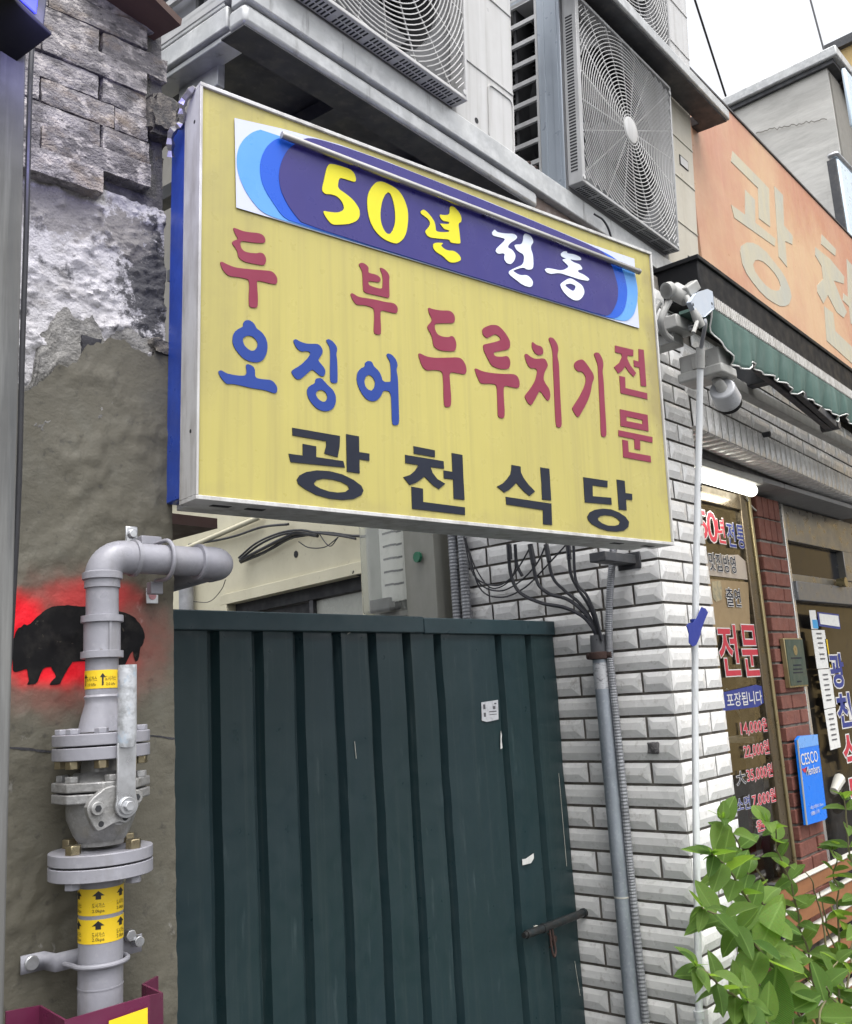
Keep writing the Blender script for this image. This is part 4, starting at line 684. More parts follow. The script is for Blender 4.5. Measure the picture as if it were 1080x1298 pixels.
for (px_, pz_, pts, lab) in ((2.2969, 1.4579, [(-.004, -.026), (.006, -.024), (.004, .0), (.007, .012), (.004, .026), (.001, .010), (-.001, -.004)], 'thin torn strip of white paper below the sticker on the gate'),
                            (2.3878, 1.1035, [(-.030, -.010), (.012, -.011), (.028, .000), (.029, .014), (.010, .010), (-.012, .005), (-.030, .007)], 'crumpled scrap of white tape above the gate bolt')):
    o = MB().prism(pts, 0, .0008, Matrix(((1,0,0,px_),(0,0,-1,1.7885),(0,1,0,pz_),(0,0,0,1)))).build('paper_scrap', paper, None); tag(o, lab, 'paper scrap')
# scratches
for (x0, z0, x1, z1) in ((0.641,1.498,0.644,1.455),(1.524,1.334,1.525,1.053),(1.525,0.777,1.539,0.675),(0.632,1.767,0.667,1.783)):
    MB().bar((x0, -.0012, z0), (x1, -.0012, z1), .0016, .0005, up=(0, 1, 0)).build('scratch', white_p, gt, smooth=0)

# ================================================================ WHITE TILED CORNER PILLAR
XA, YB = 2.6266, 1.3842
pl = thing('tiled_pillar', 'corner pillar faced with white bevelled relief tiles beside the gate', 'pillar', None, (XA, YB, 0))
MB().box((.0105, .0105, 0), (.341, .80, 2.96)).build('pillar_core', grout, pl)
PITCH = .067; Z0 = 1.2987
TM = {}
def tile_mesh(w, h=.0585, flip=0):
    """relief tile: flat rim, steep lower facet, off-centre ridge; local x along, y out of wall (negative), z up"""
    key = (round(w, 3), round(h, 3), flip)
    if key not in TM:
        a, hh = w / 2, h / 2; d = .0054
        ins = min(.030, w * .28)
        o = [(-a, 0, -hh), (a, 0, -hh), (a, 0, hh), (-a, 0, hh)]
        m = [(-a, -d * .45, -hh), (a, -d * .45, -hh), (a, -d * .45, hh), (-a, -d * .45, hh)]
        f = [(-a + ins * .45, -d * 1.5, -hh + h * .40), (a - ins, -d * 1.5, -hh + h * .40), (a - ins * .55, -d * 1.30, hh - h * .24), (-a + ins * .75, -d * 1.30, hh - h * .24)]
        if flip: f = [(-x, y, z) for x, y, z in (f[1], f[0], f[3], f[2])]
        b = MB(); b.add(o + m + f, [(0,1,5,4),(1,2,6,5),(2,3,7,6),(3,0,4,7),(4,5,9,8),(5,6,10,9),(6,7,11,10),(7,4,8,11),(8,9,10,11)])
        TM[key] = b.mesh('relief_tile', tile_m, 0)
    return TM[key]
TR = random.Random(3)
def put_tile(parent, w, M4, flip=0, h=.0585):
    j = Matrix.Translation((0, TR.uniform(-.0008, .0008), 0)) @ Matrix.Rotation(TR.uniform(-.006, .006), 4, 'Z') @ Matrix.Rotation(TR.uniform(-.006, .006), 4, 'X')
    return meshobj('tile', tile_mesh(w, h, flip), parent, M4 @ j)
RA = Matrix.Rotation(R(-90), 4, 'Z')        # local x -> -y (towards the street), face normal -> -x
half = .111
for k in range(-13, 27):
    z = Z0 + PITCH * (k + .5)
    if z > 2.93: break
    odd = k % 2
    y = 0.0; segs = []
    if odd:   # stretcher course
        while y < .80: segs.append((y, min(y + 2 * half, .80))); y += 2 * half
    else:
        segs = [(0, .100)]; y = .100
        while y < .80: segs.append((y, min(y + half, .80))); y += half
    for a, b_ in segs:
        if b_ - a < .05: continue
        if z > 2.18: continue
        put_tile(pl, b_ - a - .0085, Matrix.Translation((.004, (a + b_) / 2, z)) @ RA)
    s2 = [(0, .153), (.153, .341)] if odd else [(0, .228), (.228, .341)]
    if z > 0:
        for a, b_ in s2: put_tile(pl, b_ - a - .0085, Matrix.Translation(((a + b_) / 2, .004, z)))
# patch of old mortar on one tile, dark hole in the joint
pc = Vector((2.6266,1.4670,1.4059)) - Vector((XA, YB, 0))
meshobj('mortar_patch', rough_block(.008, .040, .034, .0035, 33, core_m, (3, 7, 7), .5), pl, Matrix.Translation(pc + Vector((-.006, 0, 0))))

# steel conduit, sleeve, rust clamp, label
C0 = Vector((2.5880,1.6014,1.6151)); zc = lambda y: CZ[y]
CZ = {805:1.7541,823:1.7101,831:1.6903,840:1.6680,873:1.5883,1137:0.9799}
cd = thing('steel_conduit', 'galvanised steel conduit standing up the pillar into a black cable bundle', 'conduit', None, (C0.x, C0.y, 0))
MB().cyl((0, 0, .02), (0, 0, CZ[831]), .0238, 28).build('conduit_tube', galv, cd)
MB().tube([(0, 0, CZ[831] - .004), (0, 0, CZ[823]), (0, 0, CZ[805])], [.0262, .0262, .0245], 24).build('rubber_sleeve', M('dull grey rubber', (.075, .078, .085), .6, bump=[(60, .2, 3)]), cd)
MB().lathe([(.0245, -.012), (.033, -.010), (.034, 0), (.033, .010), (.0245, .012)], 28, Matrix.Translation((0, 0, CZ[831]))).build('rust_clamp', rust, cd)
for s in (-1, 1): MB().tube([(0, s * .028, CZ[831]), (0, s * .044, CZ[831])], [.012, .010], 10).build('clamp_lug', rust, cd)
MB().lathe([(.0242, CZ[873]), (.0242, CZ[840])], 28).build('conduit_label', M('silver label', (.50, .51, .53), .4, .3, var=[((.16, .16, .18), (90, 90, 160), .58, .06, .8)]), cd)
MB().lathe([(.0248, CZ[1137] - .002), (.0248, CZ[1137] + .002)], 24).build('cable_tie', white_p, cd)
fx = [(2.5920,1.5152,2.0291),(2.5920,1.5277,1.9685),(2.5920,1.5470,1.8717),(2.5920,1.5620,1.7628),(2.5920,1.5672,1.6902),(2.5920,1.5666,1.5701),(2.5920,1.5659,1.4283),(2.5920,1.5651,1.2662),(2.5920,1.5670,1.1075),(2.5920,1.5663,0.9741),(2.5920,1.5654,0.8000),(2.5920,1.5640,0.6344)]
pth = spline(fx, 16)
pth2 = []; 
for a, b_ in zip(pth, pth[1:]):
    pth2 += [a, a.lerp(b_, .5)]
tag(MB().tube(pth2, [.0108 if i % 2 else .0122 for i in range(len(pth2))], 12).build('flexible_conduit', flex_m, smooth=20), 'thin ribbed grey flexible conduit beside the galvanised steel conduit', 'conduit')
# cables
CBW = [[(2.5700,2.0986,2.1436),(2.5700,2.0678,2.0048),(2.5700,1.9849,1.9560),(2.5700,1.9163,1.9664),(2.5700,1.8622,2.0128),(2.5700,1.8108,2.0719)],[(2.5740,2.0952,2.1377),(2.5740,2.0552,1.9840),(2.5740,1.9729,1.9358),(2.5740,1.8877,1.9497),(2.5740,1.8012,2.0047),(2.5740,1.7496,2.0761)],[(2.5780,2.0933,2.1151),(2.5780,2.0504,1.9561),(2.5780,1.9611,1.9131),(2.5780,1.8596,1.9333),(2.5780,1.7571,1.9989),(2.5780,1.6804,2.0529)],[(2.5820,2.0965,2.1159),(2.5820,2.0649,2.0273),(2.5820,2.0052,1.9509),(2.5820,1.9257,1.9628),(2.5820,1.8864,2.0249),(2.5820,1.8906,2.0849)],[(2.5700,1.9048,2.0861),(2.5700,1.9072,1.9921),(2.5700,1.8776,1.9218),(2.5700,1.7954,1.8760),(2.5700,1.7053,1.8509),(2.5700,1.6403,1.8167),(2.5700,1.6042,1.7737),(2.5700,1.5940,1.7361)],[(2.5740,1.8200,2.0736),(2.5740,1.8064,1.9529),(2.5740,1.7641,1.9036),(2.5740,1.6903,1.8747),(2.5740,1.6305,1.8232),(2.5740,1.6010,1.7735),(2.5740,1.5908,1.7359)],[(2.5780,1.7598,2.0648),(2.5780,1.7456,1.9584),(2.5780,1.7048,1.9071),(2.5780,1.6499,1.8578),(2.5780,1.6074,1.7913),(2.5780,1.5904,1.7359)],[(2.5820,1.6770,2.0527),(2.5820,1.6773,1.9626),(2.5820,1.6560,1.9091),(2.5820,1.6234,1.8551),(2.5820,1.6007,1.7957),(2.5820,1.5901,1.7358)],[(2.5700,1.6484,2.0474),(2.5700,1.6515,1.9333),(2.5700,1.6160,1.8788),(2.5700,1.5912,1.8142),(2.5700,1.5771,1.7347)],[(2.5740,1.8814,2.0829),(2.5740,1.8813,2.0156),(2.5740,1.8625,1.9732)]]
CBR = [.0028, .0028, .0028, .0024, .0062, .0062, .0055, .0055, .0048, .0058]
cbn = thing('cable_bundle', 'tangle of black cables looping under the sign into the steel conduit', 'cable', None, (C0.x, C0.y, CZ[805]))
for pts, rr in zip(CBW, CBR):
    b = MB().tube([Vector(p) - cbn.location for p in spline(pts, 8)], rr, 8); b.build('cable', cable_m, cbn)
    if rr > .005 and len(pts) > 4:
        p = Vector(pts[0]) - cbn.location; q = Vector(pts[1]) - cbn.location; MB().tube([p, p.lerp(q, .55)], rr * 1.5, 10).build('cable_boot', cable_m, cbn)

# ================================================================ ALLEY BEHIND THE GATE (local: x deeper, y into the wall, z up)
hw = thing('alley_house', 'cream painted house wall with a dark framed window behind the gate', 'house', KF)
def kb(x0, x1, z0, z1, y0, y1): return (x0, y0, z0), (x1, y1, z1)
MB().box(*kb(.0, .560, 0, 2.75, 0, .3)).build('wall', cream_wall, hw)
MB().box(*kb(.56, 1.70, 2.105, 2.75, 0, .3)).build('wall', cream_wall, hw); MB().box(*kb(1.70, 3.6, 0, 2.75, 0, .3)).build('wall', cream_wall, hw); MB().box(*kb(.56, 1.70, 0, 1.2, 0, .3)).build('wall', cream_wall, hw)
MB().box(*kb(.50, 1.76, 2.105, 2.156, -.018, .0)).build('window_trim', cream_wall, hw, bevel=.002); MB().box(*kb(.495, .562, 1.2, 2.105, -.018, .0)).build('window_trim', cream_wall, hw, bevel=.002); MB().box(*kb(1.70, 1.76, 1.2, 2.105, -.018, .0)).build('window_trim', cream_wall, hw, bevel=.002)
win = MB().box(*kb(.56, 1.70, 2.05, 2.105, .035, .09)).build('window_frame', dark_in, hw)
for (x0, x1) in ((.56, .585), (1.01, 1.04), (1.67, 1.70)): MB().box(*kb(x0, x1, 1.2, 2.05, .04, .085)).build('sash_bar', steel_d, win)
MB().box(*kb(.585, 1.01, 1.2, 2.045, .06, .066)).build('pane', M('pale net curtain glass', (.36, .37, .33), .25, var=[((.28, .29, .26), (3, 3, 8), .5, .2, .6)]), win); MB().box(*kb(1.04, 1.67, 1.2, 2.045, .06, .066)).build('pane', dark_in, win)
MB().tube([(.62, -.012, 2.12), (.57, .02, 2.094), (.60, .02, 2.06)], .012, 6).build('cloth_end', dark_in, hw)
MB().cyl((1.07, -.003, 2.262), (1.07, .004, 2.262), .017, 7).build('wall_hole', dark_in, hw, smooth=0)
MB().box(*kb(.0, 3.6, 2.75, 2.80, -.02, .3)).build('wall_cap', cream_wall, hw)
MB().box(*kb(1.2, 5.0, 2.801, 5.2, .02, .3)).build('gap_darkening_wall', conc_d, hw)  # wall added above the house so the gap beside the sign stays dark
mb_ = thing('meter_box', 'clear fronted electricity meter box on the cream wall behind the gate', 'meter box', KF, (.32, 0, 1.90))
MB().box((-.115, -.045, .0), (.125, 0, .42)).build('back_plate', cream, mb_, bevel=.004)
MB().box((-.105, -.115, .02), (.115, -.046, .40)).build('clear_cover', plastic, mb_, bevel=.012)
MB().box((-.095, -.060, .06), (.03, -.047, .40)).build('meter_label', paper, mb_)
for k in range(5): MB().box((-.08, -.0612, .12 + k * .05), (.01, -.0603, .128 + k * .05)).build('label_line', bpy.data.materials['grey print'], mb_)
MB().box((-.03, -.085, .025), (.09, -.047, .075)).build('meter_base', steel_d, mb_, bevel=.004)
ap = thing('alley_post', 'grey painted square post between the meter box and the tiled pillar', 'post', KF, (.115, -.02, 0))
MB().box((-.085, -.06, 0), (.085, .015, 2.74)).build('post', M('grey brown paint', (.235, .235, .205), .6, var=[((.17, .17, .15), (14, 14, 2), .5, .2, .7)]), ap, bevel=.003)
MB().ngon((0, 0, 0), .02, .012, 10, Matrix.Translation((-.01, -.068, 2.10)) @ Matrix.Rotation(R(90), 4, 'X')).build('green_clip', M('green plastic', (.01, .12, .06), .5), ap)
for dx, lab in ((0, 'ribbed grey conduit nearer the grey alley post'), (.045, 'ribbed grey conduit nearer the tiles, behind the gate')):
    q = Vector((2.6000,2.1780,1.9865)) + Vector((0, -dx, 0)); pts = [q + Vector((0, 0, -.75 + .006 * k)) for k in range(250)]
    tag(MB().tube(pts, [.0155 if k % 2 else .0175 for k in range(250)], 12).build('ribbed_conduit', flex_m, smooth=20), lab, 'conduit')
cb2 = thing('alley_cables', 'bunched black cables strung along the cream wall top behind the sign', 'cable', KF, (1.2, -.04, 2.35))
CK = [[(1.5267,-0.0300,2.3052),(1.3429,-0.0300,2.3479),(1.1325,-0.0300,2.3616),(0.9619,-0.0300,2.3421),(0.7580,-0.0300,2.3049),(0.5901,-0.0300,2.2642),(0.3472,-0.0300,2.2236)],[(1.5056,-0.0420,2.2944),(1.2969,-0.0420,2.3191),(1.0891,-0.0420,2.3402),(0.9908,-0.0420,2.3436),(0.8298,-0.0420,2.3035)],[(1.4976,-0.0540,2.3070),(1.3284,-0.0540,2.3512),(1.1183,-0.0540,2.3645),(0.9477,-0.0540,2.3486),(0.8110,-0.0540,2.3124),(0.6392,-0.0540,2.2710),(0.5379,-0.0540,2.2420)],[(1.5188,-0.0300,2.2897),(1.2914,-0.0300,2.3050),(1.0841,-0.0300,2.3333),(0.9627,-0.0300,2.3291),(0.8468,-0.0300,2.3200)],[(0.9814,-0.0420,2.3026),(0.9014,-0.0420,2.2638),(0.7776,-0.0420,2.2468),(0.6777,-0.0420,2.2719)],[(0.8106,-0.0540,2.3187),(0.7272,-0.0540,2.2419),(0.6607,-0.0540,2.2684)],[(2.0702,-0.0300,2.4642),(1.8076,-0.0300,2.4404),(1.5647,-0.0300,2.4271),(1.3117,-0.0300,2.4268),(1.0800,-0.0300,2.3999)],[(1.6550,-0.0420,2.2215),(1.7020,-0.0420,2.1765),(1.8271,-0.0420,2.1324),(2.0042,-0.0420,2.1525)]]
for pts, rr in zip(CK, (.006, .008, .005, .008, .0025, .0025, .006, .002)):
    MB().tube([Vector(p) - Vector((1.2, -.04, 2.35)) for p in spline(pts, 6)], rr, 8).build('cable', cable_m, cb2)
pa, pb = (2.2087,-0.0300,2.4445), (1.3252,-0.0300,2.4792)
tag(MB().tube([Matrix(KF) @ Vector(pa), Matrix(KF) @ Vector(pb)], .013, 12).build('wall_pipe', cream_wall), 'thin cream pipe sloping along the wall under the brown board', 'pipe')
dp = Vector((2.0696,-0.0500,2.2121)); tag(MB().cyl(Matrix(KF) @ Vector((dp.x, dp.y, 0)), Matrix(KF) @ Vector((dp.x, dp.y, 2.3)), .038, 18).build('drain_pipe', flex_m), 'grey drain pipe standing behind the gas pipe elbow', 'pipe')
bo = Vector((1.3500,1.9067,2.0270))
tag(MB().box((1.0, bo.y - .03, bo.z), (1.36, bo.y + .55, bo.z + .025)).build('brown_board', brown, None), 'brown weathered board roofing the alley behind the sign', 'board')

# ================================================================ LINTEL OVER THE SHOP WINDOW (local: x along, y in, z up)
lt = thing('tiled_lintel', 'white tiled lintel with a row of upright tiles over the shop window', 'lintel', TF)
MB().box((.0, .0105, 2.452), (3.2, .26, 2.96)).build('lintel_core', grout, lt)
for r_ in range(4):
    z = 2.553 + .067 * (r_ + .5); x = -.03 + (.107 if r_ % 2 else 0)
    while x < 3.1:
        put_tile(lt, .2055, Matrix.Translation((x + .107, .004, z))); x += .214
RS = Matrix.Rotation(R(90), 4, 'Y')
x = .012
while x < 3.1:
    meshobj('upright_tile', tile_mesh(.098, .0585), lt, Matrix.Translation((x + .032, .004, 2.501)) @ RS @ Matrix.Rotation(TR.uniform(-.006, .006), 4, 'Z'))
    meshobj('soffit_tile', tile_mesh(.105, .0585), lt, Matrix.Translation((x + .032, .058, 2.452)) @ Matrix.Rotation(R(-90), 4, 'Z') @ Matrix.Rotation(R(90), 4, 'X'))
    x += .0655
MB().box((.0, .118, 2.425), (3.2, .150, 2.4505)).build('steel_angle', steel_d, lt)
MB().cyl((.72, .0, 2.545), (.72, -.03, 2.545), .011, 10).build('wall_plug', steel_d, lt)

# ================================================================ SHOP FRONT
ss = thing('shop_soffit', 'grey soffit boards over the recessed shop front', 'soffit', None, (2.97, 1.56, 2.41))
for a, b_ in ((0.0, 1.20), (1.206, 2.4)): MB().box((a, -.01, 0), (b_, .36, .02)).build('soffit_board', soffit_m, ss)
la = Vector((3.2981,1.5900,2.3926)); lb = Vector((3.9369,1.6000,2.3553))
lb.z = la.z = (la.z + lb.z) / 2 - .014
fl = thing('fluorescent_lamp', 'lit white fluorescent batten lamp under the shop soffit', 'lamp', None, la)
dl = lb - la
MB().bar((0, 0, .052), dl + Vector((0, 0, .052)), .10, .03).build('batten_body', cream, fl, bevel=.004)
MB().tube([(0, 0, .018), dl * .985 + Vector((0, 0, .018)), dl + Vector((0, 0, .02))], [.026, .026, .020], 18).build('diffuser', emis('lit diffuser', (1.0, .98, .86), 4.5), fl)
MB().tube(spline([dl + Vector((-.01, .03, .03)), dl + Vector((.07, .05, -.02)), dl + Vector((.22, .06, -.05)), dl + Vector((.42, .06, -.03))], 6), .004, 6).build('lamp_wire', white_p, fl)
wl = bpy.data.lights.new('lamp_light', 'AREA'); wl.shape = 'RECTANGLE'; wl.size = .5; wl.size_y = .05; wl.energy = 2.2; wl.color = (1, .96, .84)
wlo = bpy.data.objects.new('lamp_light', wl); COL.objects.link(wlo); wlo.location = la + dl * .5 + Vector((0, 0, -.015)); wlo.rotation_euler = (0, 0, 0)

YW = 1.66
wn_ = thing('shop_window', 'bronze framed shop window covered in red and blue menu lettering', 'window', None, (3.2, YW, 0))
def wx(x): return x - 3.2
X_ = {943:3.9077,966:4.1011,960:3.7542,986:3.9514}
MB().box((-.26, .005, .80), (wx(3.925), .011, 2.36)).build('glass_pane', glass, wn_)
MB().box((wx(3.915), -.01, .3), (wx(4.02), .05, 2.40)).build('window_frame', bronze, wn_, bevel=.004)
MB().box((wx(4.02), .01, .3), (wx(4.075), .06, 2.40)).build('window_frame', steel_d, wn_, bevel=.003)
MB().box((wx(3.985), -.020, .3), (wx(4.005), -.0101, 2.40)).build('frame_bead', gold, wn_, bevel=.003)
MB().box((-.26, -.01, 2.30), (wx(3.915), .05, 2.37)).build('window_frame', bronze, wn_, bevel=.004)
MB().box((-.26, -.01, .74), (wx(3.915), .05, .80)).build('window_frame', bronze, wn_, bevel=.004)
tag(MB().box((2.95, 1.98, 0), (7, 2.0, 2.5)).build('shop_back_wall', shop_in), 'brown back wall inside the shop behind the window', 'wall')
tag(MB().box((2.968, 1.70, 0), (4.05, 1.75, .74)).build('window_plinth', redbrick), 'low brick plinth under the shop window', 'wall')
T_ = [('5',3.5044,3.5720,2.1484,2.2601,'r',0.0000),('0',3.5796,3.6643,2.1406,2.2624,'r',0.0000),('년',3.6676,3.7351,2.1422,2.2454,'r',0.0000),('전',3.7563,3.8329,2.1345,2.2359,'n',0.0000),('통',3.8523,3.9261,2.1349,2.2328,'n',0.0000),('맛집방영',3.5565,3.8041,2.0222,2.0931,'k',0.0000),('출연',3.6764,3.8111,1.8830,1.9566,'k',0.0000),('전',3.5555,3.7255,1.6077,1.8034,'R',0.0000),('문',3.7643,3.9270,1.6027,1.8045,'R',0.0000),('메뉴 포장됩니다',3.4159,3.9008,1.4861,1.5389,'w',0.0000),('14,000원',3.6619,3.9294,1.3703,1.4282,'p',0.0000),('22,000원',3.6657,3.9088,1.2816,1.3386,'p',0.0000),('大',3.5739,3.6527,1.1929,1.2416,'k',0.0000),('35,000원',3.6677,3.9206,1.1909,1.2473,'p',0.0000),('소면',3.5473,3.6685,1.0988,1.1466,'b',0.0000),('7,000원',3.6902,3.9206,1.0927,1.1483,'p',0.0000),('원',3.6979,3.7730,1.0029,1.0469,'p',0.0000)]
TMT = {'r': (red_tx, white_tx, .028), 'R': (red_tx, white_tx, .018), 'n': (navy_tx, white_tx, .022), 'k': (black_l, white_tx, .035), 'p': (red_tx, white_tx, .03), 'b': (navy_tx, white_tx, .03), 'w': (white_tx, None, 0)}
pnl = [(0.1042,1.5294),(0.6611,1.5631),(0.7220,1.5547),(0.7519,1.5212),(0.7260,1.4900),(0.6498,1.4744),(0.0904,1.4732)]
MB().plate([[(x, z) for x, z in pnl]], -.0015, .0).build('blue_banner_print', navy_tx, wn_, smooth=0)
for s, x0, x1, z0, z1, m, sk in T_:
    mt, om, ol = TMT[m]
    text(s, wx(x0), wx(x1), z0, z1, wn_, mt, y=-.003, name='window_lettering', offset=.014 if m in 'rRnp' else .006, outline=ol or None, outmat=om)
YF = [.0003]
for (poly, mt) in (([(0.3632,1.9769),(0.4431,1.9839),(0.4498,1.9554),(0.4368,1.9072),(0.3840,1.8960),(0.3599,1.9108)], beige_pr), ([(0.2368,2.0696),(0.6486,2.1043),(0.7199,2.0786),(0.7210,2.0008),(0.2199,2.0007)], M('pale film', (.42, .36, .30), .5)), ([(0.2160,1.9851),(0.7179,1.9905),(0.6802,1.7833),(0.1690,1.7935)], M('tan film', (.30, .215, .115), .5, var=[((.24, .165, .085), 5, .5, .2, .6)]))):
    MB().plate([poly], YF[0], YF[0] + .0006).build('window_film', mt, wn_, smooth=0); YF[0] += .0009
# things standing inside the window
ra = Vector((4.2025,1.8000,1.1427))
t = thing('apron_bag', 'dark red cloth hanging inside the shop window', 'cloth', None, ra)
MB().lathe([(.03, .12), (.05, .10), (.06, .02), (.11, -.12), (.12, -.3)], 14).build('cloth', M('dark red cloth', (.16, .02, .03), .9, bump=[(20, .6, 4)]), t)
lp = Vector((4.2079,1.8500,1.3291))
t = thing('paper_stack', 'white papers lying inside the shop window', 'paper', None, lp)
MB().box((-.16, -.05, -.012), (.1, .08, .012)).build('paper_block', paper, t, bevel=.003)
MB().tube([(-.22, 0, .22), (-.1, .02, .13), (.05, .04, .02)], .006, 6).build('paper_roll', paper, t)

bp = thing('brick_pilaster', 'red brick pilaster between the shop window and the door', 'pilaster', None, (4.085, 1.65, 0))
MB().box((.006, .010, 0), (.268, .20, 2.37)).build('pilaster_core', grout, bp)
bmsh = {}
def rbrick(w, d=.06, h=.057):
    k = (round(w, 3), h)
    if k not in bmsh:
        b = MB().box((-w / 2, 0, -h / 2), (w / 2, d, h / 2)); me = b.mesh('brick', redbrick, 0)
        bm = bmesh.new(); bm.from_mesh(me); bmesh.ops.bevel(bm, geom=bm.edges[:], offset=.003, segments=1, affect='EDGES'); bm.to_mesh(me); bm.free(); bmsh[k] = me
    return bmsh[k]
zz = 2.150; k = 0
while zz > .5:
    for a, b_ in (((0, .185), (.195, .272)) if k % 2 else ((0, .105), (.115, .272))):
        meshobj('brick', rbrick(b_ - a), bp, Matrix.Translation(((a + b_) / 2, TR.uniform(-.003, .003), zz)) @ Matrix.Rotation(TR.uniform(-.01, .01), 4, 'Z'))
    zz -= .067; k += 1
for a in (.03, .095, .16, .225): meshobj('brick', rbrick(.057, .06, .095), bp, Matrix.Translation((a, 0, 2.238)))
for a in (.03, .095, .16, .225): meshobj('brick', rbrick(.057, .06, .095), bp, Matrix.Translation((a, 0, 2.340)))

pq = thing('bronze_plaque', 'small dark green plaque with brass edge on the red brick pilaster', 'plaque', None, (4.2434,1.6400,1.6460))
pw, ph = .105, 0.1069
MB().box((-pw, -.012, -ph), (pw, .008, ph)).build('plaque_edge', gold, pq, bevel=.002)
MB().box((-pw + .008, -.0145, -ph + .008), (pw - .004, -.0121, ph - .006)).build('plaque_face', green_plaque, pq)
MB().lathe([(.016, 0), (.022, 0), (.022, .001), (.016, .001)], 20, Matrix.Translation((0, -.0148, ph * .5)) @ Matrix.Rotation(R(90), 4, 'X')).build('plaque_emblem', gold, pq)
for z, w in ((.02, .06), (-.012, .045), (-.03, .05), (-.045, .055), (-.085, .025)): MB().box((-w, -.0155, z * ph / .11 - .003), (w, -.0146, z * ph / .11 + .003)).build('plaque_line', black_l, pq)
bp2 = [(4.1062,1.6150,1.3228),(4.1418,1.6150,1.3365),(4.3407,1.6150,1.3293),(4.3269,1.6150,0.9801),(4.2998,1.6150,0.9739),(4.0895,1.6150,0.9795)]
pn = thing('blue_member_panel', 'bright blue upright panel with white lettering on the red brick pilaster', 'sign', None, bp2[5])
o0 = Vector(bp2[5]); q = [(p[0] - o0.x, p[2] - o0.z) for p in bp2]
MB().plate([q], 0, .012).build('panel', sky_blue, pn, smooth=0, bevel=.002)
xl, xr = min(a for a, _ in q), max(a for a, _ in q); zt_ = max(z for _, z in q); zb2 = min(z for _, z in q)
xm0, xm1 = q[0][0], q[2][0]
MB().plate([[q[0], q[1], q[2], (q[2][0] - .004, q[2][1] - .045), (q[0][0] + .004, q[0][1] - .035)]], -.0012, -.0004).build('pale_top', sky_top, pn, smooth=0)
MB().bar((q[0][0], -.001, q[0][1]), (q[5][0], -.001, q[5][1]), .002, .006, up=(0, 1, 0)).build('white_edge', white_p, pn)
H_ = zt_ - zb2
text('CESCO', xl + .025, xr - .035, zb2 + H_ * .67, zb2 + H_ * .80, pn, white_tx, y=-.002, offset=.004, name='panel_lettering')
text('Members', xl + .065, xr - .03, zb2 + H_ * .545, zb2 + H_ * .645, pn, white_tx, y=-.002, offset=.004, name='panel_lettering')
text('세스코멤버스 Zone', xl + .06, xr - .045, zb2 + H_ * .165, zb2 + H_ * .205, pn, white_tx, y=-.002, offset=.003, name='panel_lettering')
text('1588-1119', xl + .06, xr - .10, zb2 + H_ * .10, zb2 + H_ * .14, pn, white_tx, y=-.002, offset=.003, name='panel_lettering')
MB().prism(smoothpoly([(-.03, .006), (.0, .0), (.03, .01), (.02, -.012), (-.005, -.016)], 2), 0, .001, Matrix(((1,0,0,xl+.05),(0,0,-1,-.001),(0,1,0,zb2+H_*.625),(0,0,0,1)))).build('red_swoosh', red_tx, pn)

# door: stainless frame, transom, closer, dark glass
YD = 1.72
dr_ = thing('shop_door', 'stainless framed glass shop door with white papers and blue lettering', 'door', None, (4.40, YD, 0))
def D(p): return (p[0] - 4.40, p[2])
MB().box((-.035, -.02, 0), (.07, .05, 2.40)).build('door_jamb', steel_door, dr_, bevel=.003)
MB().box((.071, -.03, 0), (.10, .05, 2.40)).build('door_jamb', M('bright stainless edge', (.55, .54, .52), .3, .7), dr_, bevel=.003)
zT, zM, zC0, zC1 = 2.2264, 2.0655, 2.0275, 1.9348
MB().box((.10, -.02, zT), (1.3, .05, 2.40)).build('door_head', steel_door, dr_, bevel=.003)
MB().box((.10, -.02, zM - .06), (1.3, .05, zM)).build('transom_bar', steel_door, dr_, bevel=.003)
MB().box((.10, -.045, zC1), (1.3, .04, zC0)).build('door_top_rail', M('grey door rail', (.20, .205, .215), .4, .6), dr_, bevel=.004)
MB().box((.10, .012, zM), (1.3, .018, zT)).build('transom_glass', M('dark glass', (.008, .010, .016), .08, spec=.25), dr_)
xj = 5.2741 - 4.40
MB().box((xj, -.025, zM), (xj + .16, .05, zT)).build('transom_post', steel_door, dr_, bevel=.003)
MB().box((.10, .012, .1), (1.3, .018, zC1)).build('door_glass', M('brown dark glass', (.022, .019, .016), .10, spec=.3, var=[((.010, .010, .010), (2.5, 2.5, 13), .5, .06, .8)]), dr_)
MB().tube([(.70, -.03, zM - .02), (.70, -.075, zM - .02)], [.022, .026], 16).build('spot_lamp', gold, dr_)
for poly, mt, nm in (([(0.2309,1.8919),(0.3135,1.8939),(0.3106,1.8020),(0.2284,1.8012)], paper, 'notice'), ([(0.2501,1.8468),(0.3173,1.8480),(0.3172,1.8059),(0.2501,1.8052)], M('cyan print', (.04, .30, .62), .5), 'notice_print'), ([(0.3369,1.8868),(0.6357,1.8818),(0.6336,1.8054),(0.3372,1.8176)], navy_tx, 'notice_border'), ([(0.3551,1.8795),(0.6209,1.8735),(0.6212,1.8173),(0.3567,1.8275)], paper, 'notice'),
                     ([(0.2270,1.7974),(0.3989,1.7991),(0.4082,1.6148),(0.2307,1.6145)], paper, 'notice'), ([(0.3880,1.7566),(0.4186,1.7528),(0.4203,1.6183),(0.3869,1.6152)], sticker_y, 'notice'), ([(0.2394,1.6106),(0.4067,1.6110),(0.4053,1.4295),(0.2516,1.4259)], paper, 'notice'), ([(0.2502,1.4223),(0.3986,1.4260),(0.3996,1.2399),(0.2610,1.2364)], paper, 'notice')):
    d = {'notice': -.018, 'notice_print': -.0195, 'notice_border': -.0165}[nm]
    MB().plate([poly], d - .02 + .0, d - .019).build(nm, mt, dr_, smooth=0)
